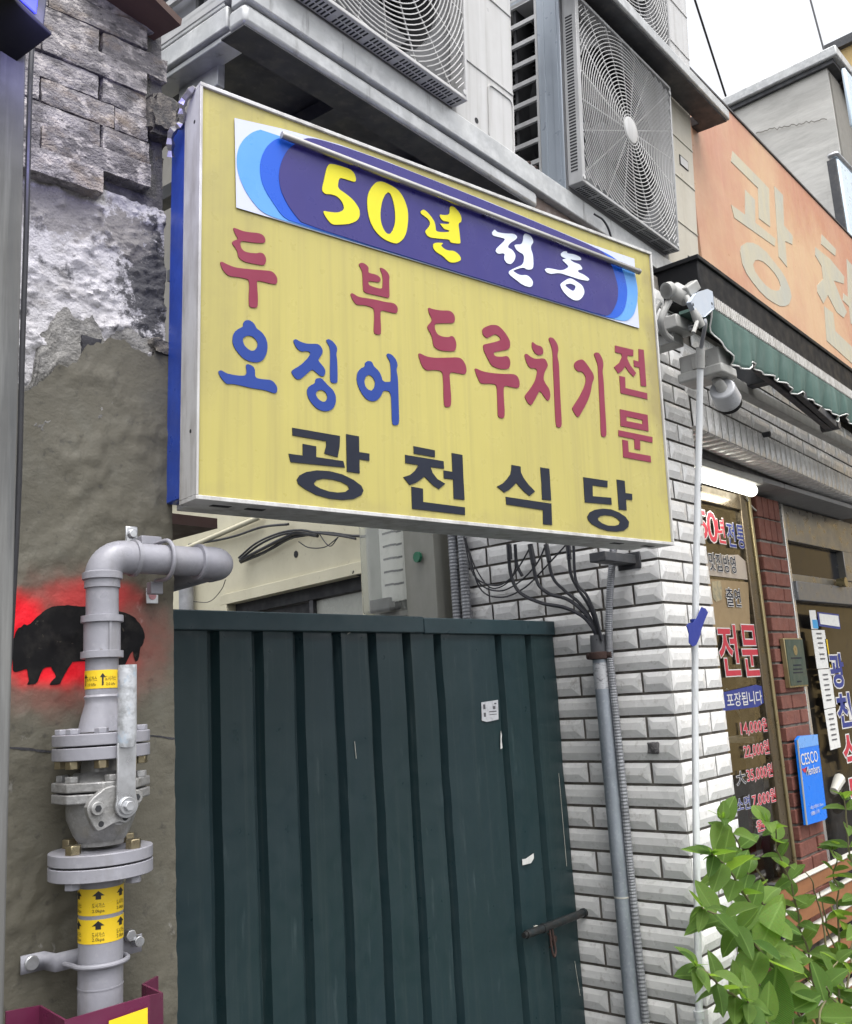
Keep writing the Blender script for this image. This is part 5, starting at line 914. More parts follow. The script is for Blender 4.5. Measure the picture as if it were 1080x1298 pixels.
NL = [(0.3143,1.7564),(0.3180,1.7108),(0.3189,1.6579),(0.3235,1.5601),(0.3258,1.5114),(0.3280,1.4629),(0.3251,1.3742),(0.3273,1.3262),(0.3296,1.2784)]
for (x, z) in NL:
    for dz in (0, .022): MB().box((x - .035, -.0405, z + dz), (x + .03, -.0396, z + dz + .006)).build('notice_line', bpy.data.materials['grey print'], dr_)
for s, x0, x1, z0, z1, m in (('광',0.4030,0.5835,1.5218,1.6787,'n'),('천',0.4252,0.6111,1.3309,1.4841,'n'),('식',0.4330,0.6290,1.1243,1.2915,'r'),('당',0.4504,0.6459,0.9233,1.0932,'r')):
    text(s, x0, x1, z0, z1, dr_, navy_tx if m == 'n' else red_tx, y=-.04, offset=.03, outline=.035, outmat=white_tx, name='door_lettering')
tag(MB().tube([Vector((4.6107,1.6600,1.0601)), Vector((4.6598,1.6600,1.1043)), Vector((4.5701,1.6600,1.0612))], [.02, .028, .018], 10).build('door_handle_cover', white_p), 'white padded loop on the glass door handle', 'handle')

# ================================================================ AIR CONDITIONER LEDGE (local: x along, y in, z up)
lg = thing('conditioner_ledge', 'grey steel channel ledge carrying two outdoor units above the yellow sign', 'ledge', AF)
MB().box((-.004, -.004, .046), (2.32, .05, .113)).build('upper_channel', steel_w, lg, bevel=.004)
MB().box((-.004, .004, -.003), (1.075, .06, .042)).build('lower_channel', steel_w, lg, bevel=.010)
MB().box((.0, .010, -.007), (1.07, .085, -.0035)).build('bottom_flange', steel_d, lg)
MB().box((-.004, .062, .012), (.045, 1.3, .062)).build('side_channel', steel_w, lg, bevel=.004)
MB().box((.006, .062, -.004), (.060, 1.3, .010)).build('side_channel', steel_w, lg, bevel=.003)
MB().box((-.002, .075, .066), (.012, 1.25, .085)).build('side_channel', steel_w, lg, bevel=.003)
for x in (.36, .72, 1.10, 1.6): MB().box((x, .065, .02), (x + .045, 1.3, .06)).build('cross_bar', steel_d, lg)
MB().box((.05, .09, .066), (2.3, .62, .074)).build('deck_sheet', steel_d, lg)
MB().box((.02, .085, .10), (.030, .42, .52)).build('side_skirt', M('blue grey skirt sheet', (.16, .165, .185), .5, .2, var=[((.10, .10, .115), (8, 8, 2), .5, .2, .7), ((.03, .03, .035), 7, .68, .03, .9)]), lg)
MB().box((.02, .435, .10), (.030, 1.25, .52)).build('side_skirt', bpy.data.materials['blue grey skirt sheet'], lg)
MB().box((.05, .16, -.05), (.07, .30, .012)).build('hanger_plate', steel_w, lg, bevel=.002)
for x in (1.025, 1.06): MB().cyl((x, -.005, .111), (x, .02, .121), .006, 8).build('ledge_bolt', rust, lg)
MB().box((1.08, .02, -.10), (2.3, .12, .044)).build('wall_band', M('brown grey plaster band', (.22, .17, .145), .85, var=[((.12, .09, .08), (6, 6, 14), .5, .2, .8), ((.34, .31, .29), 30, .6, .1, .6)], bump=[(60, .5, 5)]), lg)

UW, UH, UD = .968, .735, .34
def rrect(x0, z0, x1, z1, r):
    return [(cx_ + r * math.cos(a), cz_ + r * math.sin(a)) for cx_, cz_, a0 in ((x1 - r, z1 - r, 0), (x0 + r, z1 - r, 90), (x0 + r, z0 + r, 180), (x1 - r, z0 + r, 270)) for a in [R(a0 + 15 * q) for q in range(7)]]
shroud_m = M('grey shroud', (.17, .172, .178), .55)
def ac_unit(label, x0, z0, panel_mat, kind, group='outdoor air conditioner units on the ledges'):
    t = thing('outdoor_unit', label, 'air conditioner', AF, (x0, .004, z0), group)
    # casing: right panel, sides, top, base, back
    cx, cz, rad = .348, .362, .292
    circ = [(cx + rad * math.cos(a), cz + rad * math.sin(a)) for a in [2 * math.pi * k / 48 for k in range(48)]]
    MB().plate([[(0, .02), (.692, .02), (.692, UH), (0, UH)], circ[::-1]], 0, .012).build('front_shroud', shroud_m, t, bevel=0)
    b = MB(); b.add([(x, 0.012, z) for x, z in circ] + [(x, .16, z) for x, z in circ], [(k, (k + 1) % 48, (k + 1) % 48 + 48, k + 48) for k in range(48)]); b.build('fan_duct', dark_in, t)
    MB().box((.01, .17, .03), (.69, .18, UH - .01)).build('inner_plate', dark_in, t)
    MB().box((.692, -.002, .02), (UW, UD, UH)).build('right_casing', panel_mat, t, bevel=.006)
    MB().box((0, .012, UH - .012), (.692, UD, UH)).build('top_panel', ac_g, t); MB().box((0, -.006, 0), (UW, UD, .022)).build('base_tray', ac_b if kind == 2 else ac_g, t, bevel=.002)
    MB().box((.0, UD - .01, .02), (.692, UD, UH)).build('back_panel', dark_in, t)
    MB().box((-.002, .0, .022), (.012, .085, UH - .001)).build('side_panel', ac_b, t, bevel=.004)
    MB().box((-.004, .012, .022), (-.0021, .030, UH - .001)).build('side_rib', ac_b, t, bevel=.0005)
    MB().box((-.004, .058, .022), (-.0021, .066, UH - .001)).build('side_rib', ac_b, t, bevel=.0005)
    b = MB(); n = 10; ph = (UH - .03) / n
    for k in range(n + 1): b.box((.0, .094, .022 + ph * k - .007), (.010, UD - .03, .022 + ph * k + .007))
    b.box((0, .085, .022), (.010, .094, UH - .012)); b.box((0, UD - .03, .022), (.010, UD, UH - .012)); b.build('side_louvre', ac_g, t)
    b = MB()
    for k in range(40): b.box((.10, .10, .03 + k * .0172), (.112, UD - .03, .034 + k * .0172))
    b.build('coil_fins', M('dark coil', (.04, .042, .045), .6, .4) if 'dark coil' not in bpy.data.materials else bpy.data.materials['dark coil'], t)
    # fan
    b = MB(); b.lathe([(.055, -.03), (.06, .03)], 20, Matrix.Translation((cx, .07, cz)) @ Matrix.Rotation(R(90), 4, 'X'))
    for q in range(3):
        def fn(u, v, q=q):
            rr = .055 + .215 * u; a = q * 2.094 + .45 + (v - .5) * (1.25 - .1 * u) + .45 * u
            return Vector((cx + rr * math.cos(a), .075 - .05 * (v - .5), cz + rr * math.sin(a)))
        b.grid(6, 6, fn)
    b.build('fan_blades', blade_m, t)
    # wire grille in a shallow frame
    gx0, gx1, gz0, gz1, gy = .012, .684, .048, .682, -.046
    b = MB()
    w = .020
    b.box((gx0, gy - .004, gz0), (gx0 + w, -.0005, gz1)); b.box((gx1 - .008, gy - .004, gz0), (gx1, -.0005, gz1)); b.box((gx0 + w, gy - .004, gz0), (gx1 - .008, -.0005, gz0 + .010)); b.box((gx0 + w, gy - .004, gz1 - .010), (gx1 - .008, -.0005, gz1))
    gf = b.build('grille_frame', ac_m if kind == 1 else ac_g, t, bevel=.002)
    ix0, ix1, iz0, iz1 = gx0 + w, gx1 - .008, gz0 + .010, gz1 - .010
    b = MB(); ccx, ccz = .352, .365
    nr = 34
    for k in range(nr):
        rr = .052 + k * .0122
        cur = []; runs = []; m = 72
        for j in range(m + 1):
            a = 2 * math.pi * j / m; x, z = ccx + rr * math.cos(a), ccz + rr * math.sin(a)
            if ix0 - .001 <= x <= ix1 + .001 and iz0 - .001 <= z <= iz1 + .001: cur.append((x, gy + .004 * min(1, rr / .3) - .004, z))
            else:
                if len(cur) > 1: runs.append(cur)
                cur = []
        if len(cur) > 1: runs.append(cur)
        for rn in runs: b.tube(rn, .0017, 4, cap=False)
    for k in range(20):
        a = 2 * math.pi * k / 20 + .1; r1 = .6
        ca, sa = math.cos(a), math.sin(a)
        for (lim, c0, s0) in ((ix0, ccx, ca), (ix1, ccx, ca), (iz0, ccz, sa), (iz1, ccz, sa)):
            if abs(s0) > 1e-6:
                q = (lim - c0) / s0
                if q > 0: r1 = min(r1, q)
        b.tube([(ccx + .04 * ca, gy + .0025, ccz + .04 * sa), (ccx + r1 * ca, gy + .0035, ccz + r1 * sa)], .0021, 4)
    b.build('wire_grille', ac_m, t)
    MB().lathe([(.001, .006), (.034, .0055), (.044, .003), (.046, -.002)], 28, Matrix.Translation((ccx, gy - .002, ccz)) @ Matrix.Rotation(R(90), 4, 'X')).build('grille_hub', ac_m, t)
    b = MB()
    for x in [gx0 + .03 + .0115 * k for k in range(55)]:
        if int((x - gx0) / .0115) % 9 == 0: continue
        b.box((x, gy + .004, gz0 - .0006), (x + .005, gy + .020, gz0 + .0003)); b.box((x, gy + .024, gz0 - .0006), (x + .005, gy + .040, gz0 + .0003))
    for z in [gz0 + .04 + .0105 * k for k in range(50)]:
        b.box((gx0 - .0006, gy + .010, z), (gx0 + .0003, gy + .034, z + .0055))
    tag(b.build('vent_slots', dark_in, t), kind='stuff')
    for x, z in ((gx0 + .010, gz1 - .012), (gx1 - .014, gz0 + .018), (gx0 + .010, gz0 + .016), (gx1 - .012, gz1 - .03)): MB().lathe([(.0035, 0), (.007, 0), (.007, .003), (.0035, .003)], 14, Matrix.Translation((x, gy - .004, z)) @ Matrix.Rotation(R(90), 4, 'X')).build('grille_eyelet', ac_m, t)
    # right panel details
    px0 = .70
    for z in ((.46, .215) if kind == 1 else (.56, .40, .215)): MB().box((px0 + .004, -.0050, z), (UW - .006, -.0021, z + .007)).build('pressed_rib', panel_mat, t, bevel=.001)
    if kind == 1:
        for z in (.50,): MB().box((px0 + .06, -.0045, z + .12), (UW - .006, -.0021, z + .126)).build('pressed_rib', panel_mat, t, bevel=.001)
        MB().plate([rrect(.838, .026, UW - .007, .20, .022), rrect(.843, .031, UW - .012, .195, .018)[::-1]], -.0055, -.0021).build('access_cover_edge', panel_mat, t, bevel=0)
        MB().cyl((.785, -.0022, .06), (.785, -.003, .06), .008, 14).build('screw_hole', dark_in, t)
    else:
        MB().box((.835, -.0048, .46), (.91, -.0021, .50)).build('name_plate', dark_in, t, bevel=.001); MB().box((.840, -.0056, .463), (.905, -.0049, .495)).build('name_plate', ac_m, t)
        MB().box((.86, -.004, .075), (UW - .008, -.0021, .105)).build('handle_recess', dark_in, t, bevel=.002)
    b = MB()
    for x in (.12, .55, .80): b.box((x, .0, -.02), (x + .05, .06, -.0005))
    b.build('feet', steel_d, t)
    return t
ac_unit('off white outdoor unit with plain right panel, left of the louvred gap', -.004, .075, ac_m, 1)
ac_unit('outdoor unit with round hub grille and yellowed right panel over the shop', 1.238, .085, ac_y, 2)
ac_unit('highest outdoor unit, only its lowest corner showing above the upper channel', 1.262, .085 + UH + .012, ac_m, 2)
lg2 = thing('upper_ledge', 'pale steel channel carrying the highest outdoor unit, ending against the sky', 'ledge', AF, (1.0, -.10, .806))
MB().box((0, 0, 0), (1.345, .07, .043)).build('front_channel', steel_w, lg2, bevel=.006)
MB().box((1.28, .071, -.004), (1.343, .60, .040)).build('side_channel', steel_d, lg2, bevel=.004)
MB().box((.0, .01, -.006), (1.335, .10, -.0005)).build('bottom_flange', steel_d, lg2)
MB().box((0, .45, -.004), (1.279, .50, .040)).build('back_channel', steel_d, lg2, bevel=.004)
tag(MB().tube(spline([Matrix(AF) @ Vector(p) for p in ((1.36, -.02, .075), (1.40, -.03, .065), (1.43, -.035, .03), (1.445, -.03, -.02))], 6), .0035, 6).build('ledge_cable', cable_m), 'short black cable dangling over the ledge channel above the sign', 'cable')

# ================================================================ SUN BLEACHED SIGNBOARD OVER THE SHOP
sb = thing('shop_signboard', 'sun bleached orange signboard with large grey ghost letters over the awning', 'sign', GF, (0, 0, 0))
MB().box((.05, 0, .062), (3.4, .16, .952)).build('panel', pink, sb, bevel=.003)
MB().box((.05, -.006, .9521), (3.4, .16, .962)).build('top_trim', steel_d, sb)
for polys in ([[[(0.5287,0.7444),(0.8749,0.7348),(0.9467,0.7310),(0.8892,0.5162),(0.7520,0.5081),(0.7937,0.6735),(0.4958,0.6797)]],[[(0.4284,0.4523),(0.5811,0.4622),(0.6234,0.5978),(0.7320,0.5908),(0.6970,0.4674),(0.9432,0.4748),(0.9140,0.4287),(0.4455,0.3983)]],[[(1.0295,0.7770),(1.1416,0.7732),(1.0924,0.5969),(1.2026,0.5808),(1.1771,0.5275),(1.0748,0.5098),(1.0515,0.3691),(0.9504,0.3893)]],[[(0.4609,0.2508),(0.4842,0.2828),(0.5539,0.3234),(0.6322,0.3484),(0.6955,0.3581),(0.7946,0.3581),(0.8651,0.3402),(0.9510,0.3231),(1.0089,0.2971),(1.0489,0.2564),(1.0521,0.2202),(1.0040,0.1715),(0.9397,0.1426),(0.8668,0.1227),(0.7881,0.1172),(0.7126,0.1151),(0.6313,0.1254),(0.5658,0.1416),(0.5039,0.1638),(0.4686,0.1957)],[(0.5958,0.2351),(0.6294,0.2658),(0.6758,0.2831),(0.7351,0.2925),(0.7968,0.2901),(0.8575,0.2808),(0.9029,0.2620),(0.9201,0.2362),(0.8972,0.2085),(0.8519,0.1908),(0.7888,0.1779),(0.7213,0.1775),(0.6529,0.1911),(0.6105,0.2073)]],[[(1.6979,0.7645),(1.9275,0.7575),(1.8945,0.7065),(1.6599,0.6968)]],[[(1.5488,0.6409),(1.7944,0.6536),(2.0132,0.6225),(1.9794,0.5720),(1.7940,0.5320),(1.8877,0.4485),(1.9568,0.4011),(1.8776,0.3462),(1.7575,0.3450),(1.6451,0.4069),(1.5442,0.3309),(1.4682,0.3715),(1.4842,0.4107),(1.6041,0.4825),(1.6114,0.5555),(1.5279,0.5892)]],[[(2.1188,0.7644),(2.2901,0.7486),(2.8171,0.6225),(2.7316,0.4620),(1.9972,0.3448),(2.0154,0.4486),(1.9125,0.4557),(1.9418,0.5049),(2.0236,0.5069)]],[[(1.5518,0.3181),(1.6922,0.3207),(1.6817,0.2186),(2.5686,0.1563),(2.5139,0.0538),(1.5082,0.1220)]]]):
    MB().plate([r_ for r_ in polys], -.0018, -.0004).build('letter', pinklet, sb, smooth=0)
text('식당', 2.45, 4.3 - .95, .2, .8, sb, pinklet, y=-.0018, name='letter', offset=.03)

# ================================================================ HOOD, AWNING, CRANK
hd = thing('awning_hood', 'black sheet metal hood between the orange signboard and the awning', 'hood', UF)
h0 = (0.2209,0.1300,0.2266)
MB().box((h0[0], .12, h0[2] - .13), (3.2, .42, h0[2] + .004)).build('hood_box', black_p, hd, bevel=.004)
MB().box((h0[0] - .01, .112, h0[2] - .004), (3.2, .43, h0[2] + .012)).build('hood_top', black_p, hd, bevel=.002)
MB().box((h0[0] - .03, .30, -.22), (3.2, .44, h0[2] - .13)).build('painted_shade_back', black_p, hd)  # black back standing in for the shade on the wall under the hood
aw = thing('retracted_awning', 'faded green fabric awning with scalloped edge hanging from a ribbed white bar', 'awning', UF)
MB().box((0, .0, -.052), (2.6, .034, -.012)).build('front_bar', awn_bar, aw, bevel=.003)
b = MB()
for k in range(150): b.box((.004 + k * .0172, -.0032, -.050), (.011 + k * .0172, .0, -.014))
b.build('bar_ribs', awn_bar, aw)
MB().box((-.004, .004, -.011), (2.6, .05, -.004)).build('bar_cap', steel_d, aw, bevel=.001)
ec = [(-0.1756,-0.0840),(-0.1145,-0.0363),(-0.0321,-0.0013),(0.0035,0.0019),(-0.0004,-0.0529),(-0.0832,-0.1040),(-0.1301,-0.1147)]
MB().plate([[(x * 1 + .0, z) for x, z in ec]], .0, .012).build('end_cap', M('pale blue grey plastic', (.42, .47, .54), .4), aw, bevel=.002)
for x, z in ((ec[0][0] + .018, ec[0][1] - .002), (ec[4][0] - .012, ec[4][1] + .012)): MB().cyl((x, -.001, z), (x, .002, z), .0045, 12).build('cap_screw', dark_in, aw)
EDGE_V = [(-0.0165,-0.0562),(-0.0054,-0.0784),(0.0065,-0.0978),(0.0441,-0.1308),(0.0898,-0.1599),(0.1374,-0.1867),(0.2011,-0.1871),(0.2471,-0.1868),(0.2736,-0.1673),(0.3079,-0.1456),(0.4091,-0.1572),(0.5175,-0.1632),(0.5469,-0.1452),(0.6364,-0.1569),(0.7309,-0.1658),(0.7623,-0.1502),(0.7902,-0.1442),(0.8803,-0.1585),(0.9724,-0.1768),(0.9987,-0.1591),(1.0312,-0.1494),(1.1217,-0.1632),(1.2156,-0.1776),(1.2500,-0.1481),(1.2879,-0.1341),(1.3884,-0.1484),(1.5034,-0.1648),(1.5386,-0.1411),(1.6718,-0.1593),(1.8071,-0.1865)]
EDGE_V += [(EDGE_V[-1][0] + .12 * k, -.165 - .016 * (k % 2)) for k in range(1, 10)]
def ev(x):
    for (a, za), (c, zc_) in zip(EDGE_V, EDGE_V[1:]):
        if a <= x <= c: return za + (zc_ - za) * (x - a) / max(1e-6, c - a)
    return EDGE_V[-1][1]
xs = sorted(set([e[0] for e in EDGE_V] + [EDGE_V[0][0] + (EDGE_V[-1][0] - EDGE_V[0][0]) * k / 220 for k in range(221)]))
b = MB(); nv = 9
vs = []
for j in range(nv + 1):
    for x in xs:
        z1 = ev(x); q = j / nv; z = -.050 + (z1 + .050) * q
        vs.append((x, .002 + q * (.010 * math.sin(x * 38 + 1.2 * math.sin(x * 9)) + .006 * math.sin(x * 91)) + .012 * q * q, z))
n = len(xs); b.add(vs, [(j * n + i, (j + 1) * n + i, (j + 1) * n + i + 1, j * n + i + 1) for j in range(nv) for i in range(n - 1)])
va = b.build('valance', awn_m, aw, smooth=80); va.modifiers.new('solid', 'SOLIDIFY').thickness = .0015
MB().tube([vs[nv * n + i] for i in range(0, n)], .0026, 5).build('valance_piping', awn_w, aw)
MB().box((.02, .05, -.03), (2.6, .12, -.02)).build('rolled_fabric', awn_m, aw)
a0, a1 = (0.4669,0.0600,-0.1065), (1.2426,0.0600,-0.1839); a2_, a3 = (0.5917,0.0300,-0.1143), (1.1934,0.0300,-0.1868)
MB().bar(a0, a1, .024, .04).build('folding_arm', steel_d, aw, bevel=.003); MB().bar(a2_, a3, .022, .034).build('folding_arm', steel_d, aw, bevel=.003)
MB().cyl((a1[0] - .01, .02, a1[2]), (a1[0] - .01, .09, a1[2]), .02, 14).build('arm_joint', steel_d, aw)
t0, t1 = (0.5748,0.1900,-0.0719), (2.0882,0.1900,-0.1175)
MB().box((t0[0] - .02, .17, t1[2] - .022), (2.6, .21, t1[2] + .022)).build('torsion_bar', cream, aw, bevel=.003)
MB().box((t0[0] + .10, .05, t1[2] + .01), (t0[0] + .16, .22, t1[2] + .10)).build('arm_bracket', steel_d, aw, bevel=.004)

ck = thing('awning_crank', 'cream crank gear with a long white rod hanging down the pillar corner', 'crank', None, (2.5431,1.1700,2.7147))
o_ = Vector((2.5431,1.1700,2.7147))
def K_(p): return Vector(p) - o_
gear = [(2.5242,1.1900,2.7463),(2.5267,1.1700,2.7301),(2.5329,1.1500,2.7100)]
MB().tube([K_(gear[0]), K_(gear[2])], [.027, .027], 22).build('gear_case', cream, ck, bevel=.004)
MB().tube([K_((2.5153,1.1500,2.7200)), K_((2.5539,1.1300,2.7519))], [.024, .022], 4, True).build('gear_block', cream, ck, bevel=.004)
g0 = K_((2.4298,1.1600,2.7084))
MB().lathe([(.017, -.010), (.024, -.009), (.024, .009), (.017, .010), (.017, -.010)], 24, Matrix.Translation(g0) @ Matrix.Rotation(R(70), 4, 'Y') @ Matrix.Rotation(R(20), 4, 'X')).build('gear_ring', cream, ck)
MB().tube([K_(p) for p in spline([(2.4476,1.1700,2.6827), (2.4249,1.1800,2.6456), (2.4225,1.1900,2.6143), (2.4600,1.2000,2.5931), (2.4921,1.2000,2.5864)], 5)], .0105, 10).build('mount_arm', cream, ck)
MB().tube([K_(p) for p in spline([(2.4476,1.2000,2.6879), (2.4322,1.2100,2.6623), (2.4235,1.2200,2.6241)], 5)], .0085, 10).build('mount_arm', cream, ck)
MB().tube([K_((2.5015,1.1400,2.7027)), K_((2.4977,1.1200,2.6458))], [.0085, .010], 12).build('crank_neck', cream, ck)
MB().tube([K_((2.4936,1.1200,2.6496)), K_((2.5027,1.1150,2.6261)), K_((2.5171,1.1100,2.6039))], [.010, .014, .010], 12).build('universal_joint', cream, ck)
MB().tube([K_((2.5080,1.1150,2.6275)), K_((2.4538,1.1100,2.5684))], .006, 8).build('joint_pin', cream, ck)
MB().tube([K_(p) for p in spline([(2.5393,1.1100,2.6318), (2.5401,1.1100,2.6148), (2.5586,1.1300,2.5865), (2.5766,1.1500,2.5574)], 5)], .0062, 10).build('crank_eye', flex_m, ck)
rodp = [(2.5793,1.1500,2.5680),(2.6012,1.1800,2.4330),(2.6120,1.2050,2.2941),(2.6099,1.2350,2.0829),(2.5967,1.2620,1.8510),(2.5822,1.2850,1.6247),(2.5646,1.3020,1.4049),(2.5432,1.3150,1.1928),(2.5199,1.3250,0.9887),(2.4934,1.3300,0.8134),(2.4750,1.3320,0.7047),(2.4644,1.3330,0.6270)]
MB().tube([K_(p) for p in spline(rodp, 8)], .0098, 14).build('crank_rod', rod_m, ck)
MB().tube([K_(rodp[0]), K_(rodp[0]).lerp(K_(rodp[1]), .45)], .0135, 14).build('rod_socket', cream, ck)
for q in (.62, .66, .69):
    p = K_(rodp[2]).lerp(K_(rodp[3]), q); MB().cyl(p + Vector((0, -.0098, 0)), p + Vector((0, -.011, 0)), .003, 8).build('rod_hole', dark_in, ck)
pj = K_((2.4792,1.3320,0.7307)); MB().cyl(pj + Vector((0, 0, -.012)), pj + Vector((0, 0, .006)), .0145, 16).build('rod_collar', rod_m, ck)
# fixing block behind the crank on the wall
fb = thing('awning_bracket', 'grey awning wall bracket tucked behind the yellow sign edge', 'bracket', None, (2.7137,1.2700,2.7028))
MB().box((-.08, -.03, -.026), (.035, .09, .018)).build('bracket_body', cream, fb, bevel=.004); MB().box((-.055, .0, -.062), (.015, .10, -.0265)).build('bracket_lower', cream, fb, bevel=.004)
MB().cyl((.0, -.05, -.01), (.0, -.03, -.01), .011, 12).build('bracket_screw', zinc, fb)
# junction box
jx0 = 2.7185; jz = 2.6119
jb = thing('junction_box', 'grey weatherproof junction box under the awning hood', 'junction box', None, (jx0, 1.15, jz))
jd = 0.1480
MB().box((.004, .006, -.066), (.096, jd - .006, -.002)).build('box_body', cream, jb, bevel=.005)
MB().box((-.004, -.002, -.090), (.104, jd + .002, -.058)).build('box_lid', cream, jb, bevel=.006)
MB().box((-.0045, jd * .35, -.0575), (.0035, jd * .65, -.018)).build('box_clip', cream, jb, bevel=.002)
# camera
cc = thing('security_camera', 'small white bullet security camera hanging below the junction box', 'camera', None, (2.8070,1.1900,2.4770))
ax = (Vector((2.9217,1.2350,2.4767)) - Vector((2.8052,1.2150,2.5253))).normalized()
MB().tube([Vector((0, 0, .0)) - ax * .034, ax * .038], [.040, .043], 24).build('camera_body', M('white camera plastic', (.42, .43, .45), .35), cc, bevel=.005)
MB().tube([ax * .039, ax * .056], [.0405, .039], 24).build('lens_ring', black_p, cc, bevel=.002)
MB().cyl(ax * .0565, ax * .058, .028, 20).build('lens', M('black lens', (.005, .005, .008), .05), cc)
MB().tube([-ax * .034, -ax * .055, Vector((-.012, .03, .070))], [.018, .016, .012], 12).build('camera_mount', cream, cc)
MB().cyl((-.012, .03, .062), (-.012, .03, .082), .024, 18).build('mount_base', cream, cc, bevel=.003)
# blue strap on the rod
bs0 = Vector((2.5641,1.2620,1.7584))
bt = thing('blue_strap', 'torn blue plastic strap tied round the white crank rod', 'strap', None, bs0)
q = [(-0.0747,-0.0100),(-0.0583,-0.0009),(-0.0342,-0.0005),(-0.0065,0.0135),(0.0313,0.0463),(0.0555,0.0424),(0.0679,0.0311),(0.0422,0.0098),(0.0159,-0.0157),(-0.0056,-0.0430),(-0.0301,-0.0631),(-0.0552,-0.0675),(-0.0715,-0.0564),(-0.0657,-0.0321)]
MB().plate([q], -.014, -.0115).build('strap_tail', blue_tape, bt, smooth=0)
MB().tube([(0, 0, -.012), (0, 0, .012)], .0112, 14).build('strap_loop', blue_tape, bt)

# ================================================================ BEYOND
fh = thing('concrete_house', 'pale rough concrete house with a metal coping above the orange signboard', 'house', None, (7, 1.86, 0))
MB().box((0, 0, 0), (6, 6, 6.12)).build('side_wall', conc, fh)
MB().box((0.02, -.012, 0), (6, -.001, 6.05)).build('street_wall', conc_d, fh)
MB().box((-.06, -.10, 6.121), (6.1, 6.1, 6.205)).build('coping', steel_w, fh, bevel=.01)
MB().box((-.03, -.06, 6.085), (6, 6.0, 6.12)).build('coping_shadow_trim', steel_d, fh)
MB().tube(spline([(.25, -.06, 6.1), (.7, -.07, 5.85), (1.2, -.07, 5.5), (1.3, -.07, 4.6), (1.3, -.07, 0)], 4), .07, 10).build('down_pipe', steel_d, fh)
cx_ = []
for k in range(30): cx_.append((k / 29, .03 * fbm((k * .6, 3, 0), 1, 3)))
pA, pB = Vector((6.9850,2.4464,5.8157)) - Vector((7, 1.86, 0)), Vector((6.9850,1.9109,5.6791)) - Vector((7, 1.86, 0))
b = MB(); pts = [pA.lerp(pB, q) + Vector((0, 0, w)) for q, w in cx_]; b.add([p + Vector((0, 0, .005)) for p in pts] + [p - Vector((0, 0, .005)) for p in pts], [(i, i + 30, i + 31, i + 1) for i in range(29)]); b.build('wall_crack', conc_d, fh, smooth=0)
for k in range(2): MB().tube([(.9 + .14 * k, -.015, 4.95), (.9 + .14 * k, -.12, 4.95), (.9 + .14 * k, -.12, 4.75)], .03, 8).build('wall_spout', steel_d, fh)
oh = thing('ochre_house', 'ochre yellow house wall at the right edge behind the concrete house', 'house', None, (15, -4.1, 0))
MB().box((0, 0, 0), (8, 8, 11.4)).build('walls', ochre, oh); MB().box((-.1, -.1, 11.401), (8.1, 8.05, 11.55)).build('roof_edge', steel_d, oh)
sgn = Vector((6.0565,1.5000,5.4345))
vs_ = thing('far_shop_sign', 'white framed sign with a green patch at the right edge near the roofline', 'sign', None, sgn)
MB().box((0, 0, -.42), (1.6, .03, 0)).build('sign_box', clear_w, vs_, bevel=.02); MB().box((.14, -.006, -.16), (1.5, -.0005, -.06)).build('green_patch', M('sign green', (.01, .22, .10), .4), vs_)
pp = Vector((5.7734,1.5500,4.6990))
bpn = thing('pale_blue_panel', 'pale blue plastic panel at the right edge beside the concrete house', 'panel', None, pp)
MB().box((0, 0, -1.2), (1.6, .05, 0)).build('panel_body', clear_w, bpn, bevel=.02); MB().box((-.03, .01, -1.2), (-.004, .06, -.02)).build('panel_frame', steel_d, bpn)
MB().box((-.02, -.01, .001), (1.6, .06, .035)).build('panel_top', zinc, bpn, bevel=.03)
for lab, a, c_, rr in (('dark overhead wire sloping down to the upper ledge end', (4.2921,1.7500,5.2602), (5.0190,1.9000,4.9315), .006), ('thin overhead wire reaching the corner of the concrete house roof', (7.0000,1.9130,6.8430), (6.9500,1.8461,6.1872), .007)):
    tag(MB().tube([a, c_], rr, 6).build('overhead_wire', cable_m), lab, 'wire')

# ================================================================ PLANT AND SLATTED BENCH
leaf_mat = bpy.data.materials.new('leaf'); leaf_mat.use_nodes = True; n_, l_, b_s = nodes_of(leaf_mat)
tc = n_.new('ShaderNodeObjectInfo'); rp = n_.new('ShaderNodeValToRGB'); l_.new(tc.outputs['Random'], rp.inputs[0])
rp.color_ramp.elements[0].color = (.095, .205, .040, 1); rp.color_ramp.elements[1].color = (.25, .40, .095, 1)
tx = n_.new('ShaderNodeTexCoord'); nz = n_.new('ShaderNodeTexNoise'); nz.inputs['Scale'].default_value = 30; l_.new(tx.outputs['Object'], nz.inputs['Vector'])
mx = n_.new('ShaderNodeMix'); mx.data_type = 'RGBA'; mx.blend_type = 'MULTIPLY'; mx.inputs[0].default_value = .35; l_.new(rp.outputs[0], mx.inputs[6]); l_.new(nz.outputs['Color'], mx.inputs[7])
wv = n_.new('ShaderNodeTexWave'); wv.inputs['Scale'].default_value = 1.6; wv.inputs['Distortion'].default_value = .6; wv.bands_direction = 'DIAGONAL'; sx = n_.new('ShaderNodeSeparateXYZ'); l_.new(tx.outputs['Object'], sx.inputs[0])
ab = n_.new('ShaderNodeMath'); ab.operation = 'ABSOLUTE'; l_.new(sx.outputs[0], ab.inputs[0]); cb_ = n_.new('ShaderNodeCombineXYZ'); l_.new(ab.outputs[0], cb_.inputs[0])
ym = n_.new('ShaderNodeMath'); ym.operation = 'MULTIPLY'; l_.new(sx.outputs[1], ym.inputs[0]); ym.inputs[1].default_value = -1.0; l_.new(ym.outputs[0], cb_.inputs[1]); mpn = n_.new('ShaderNodeMapping'); mpn.inputs['Scale'].default_value = (14, 14, 14); l_.new(cb_.outputs[0], mpn.inputs[0]); l_.new(mpn.outputs[0], wv.inputs['Vector'])
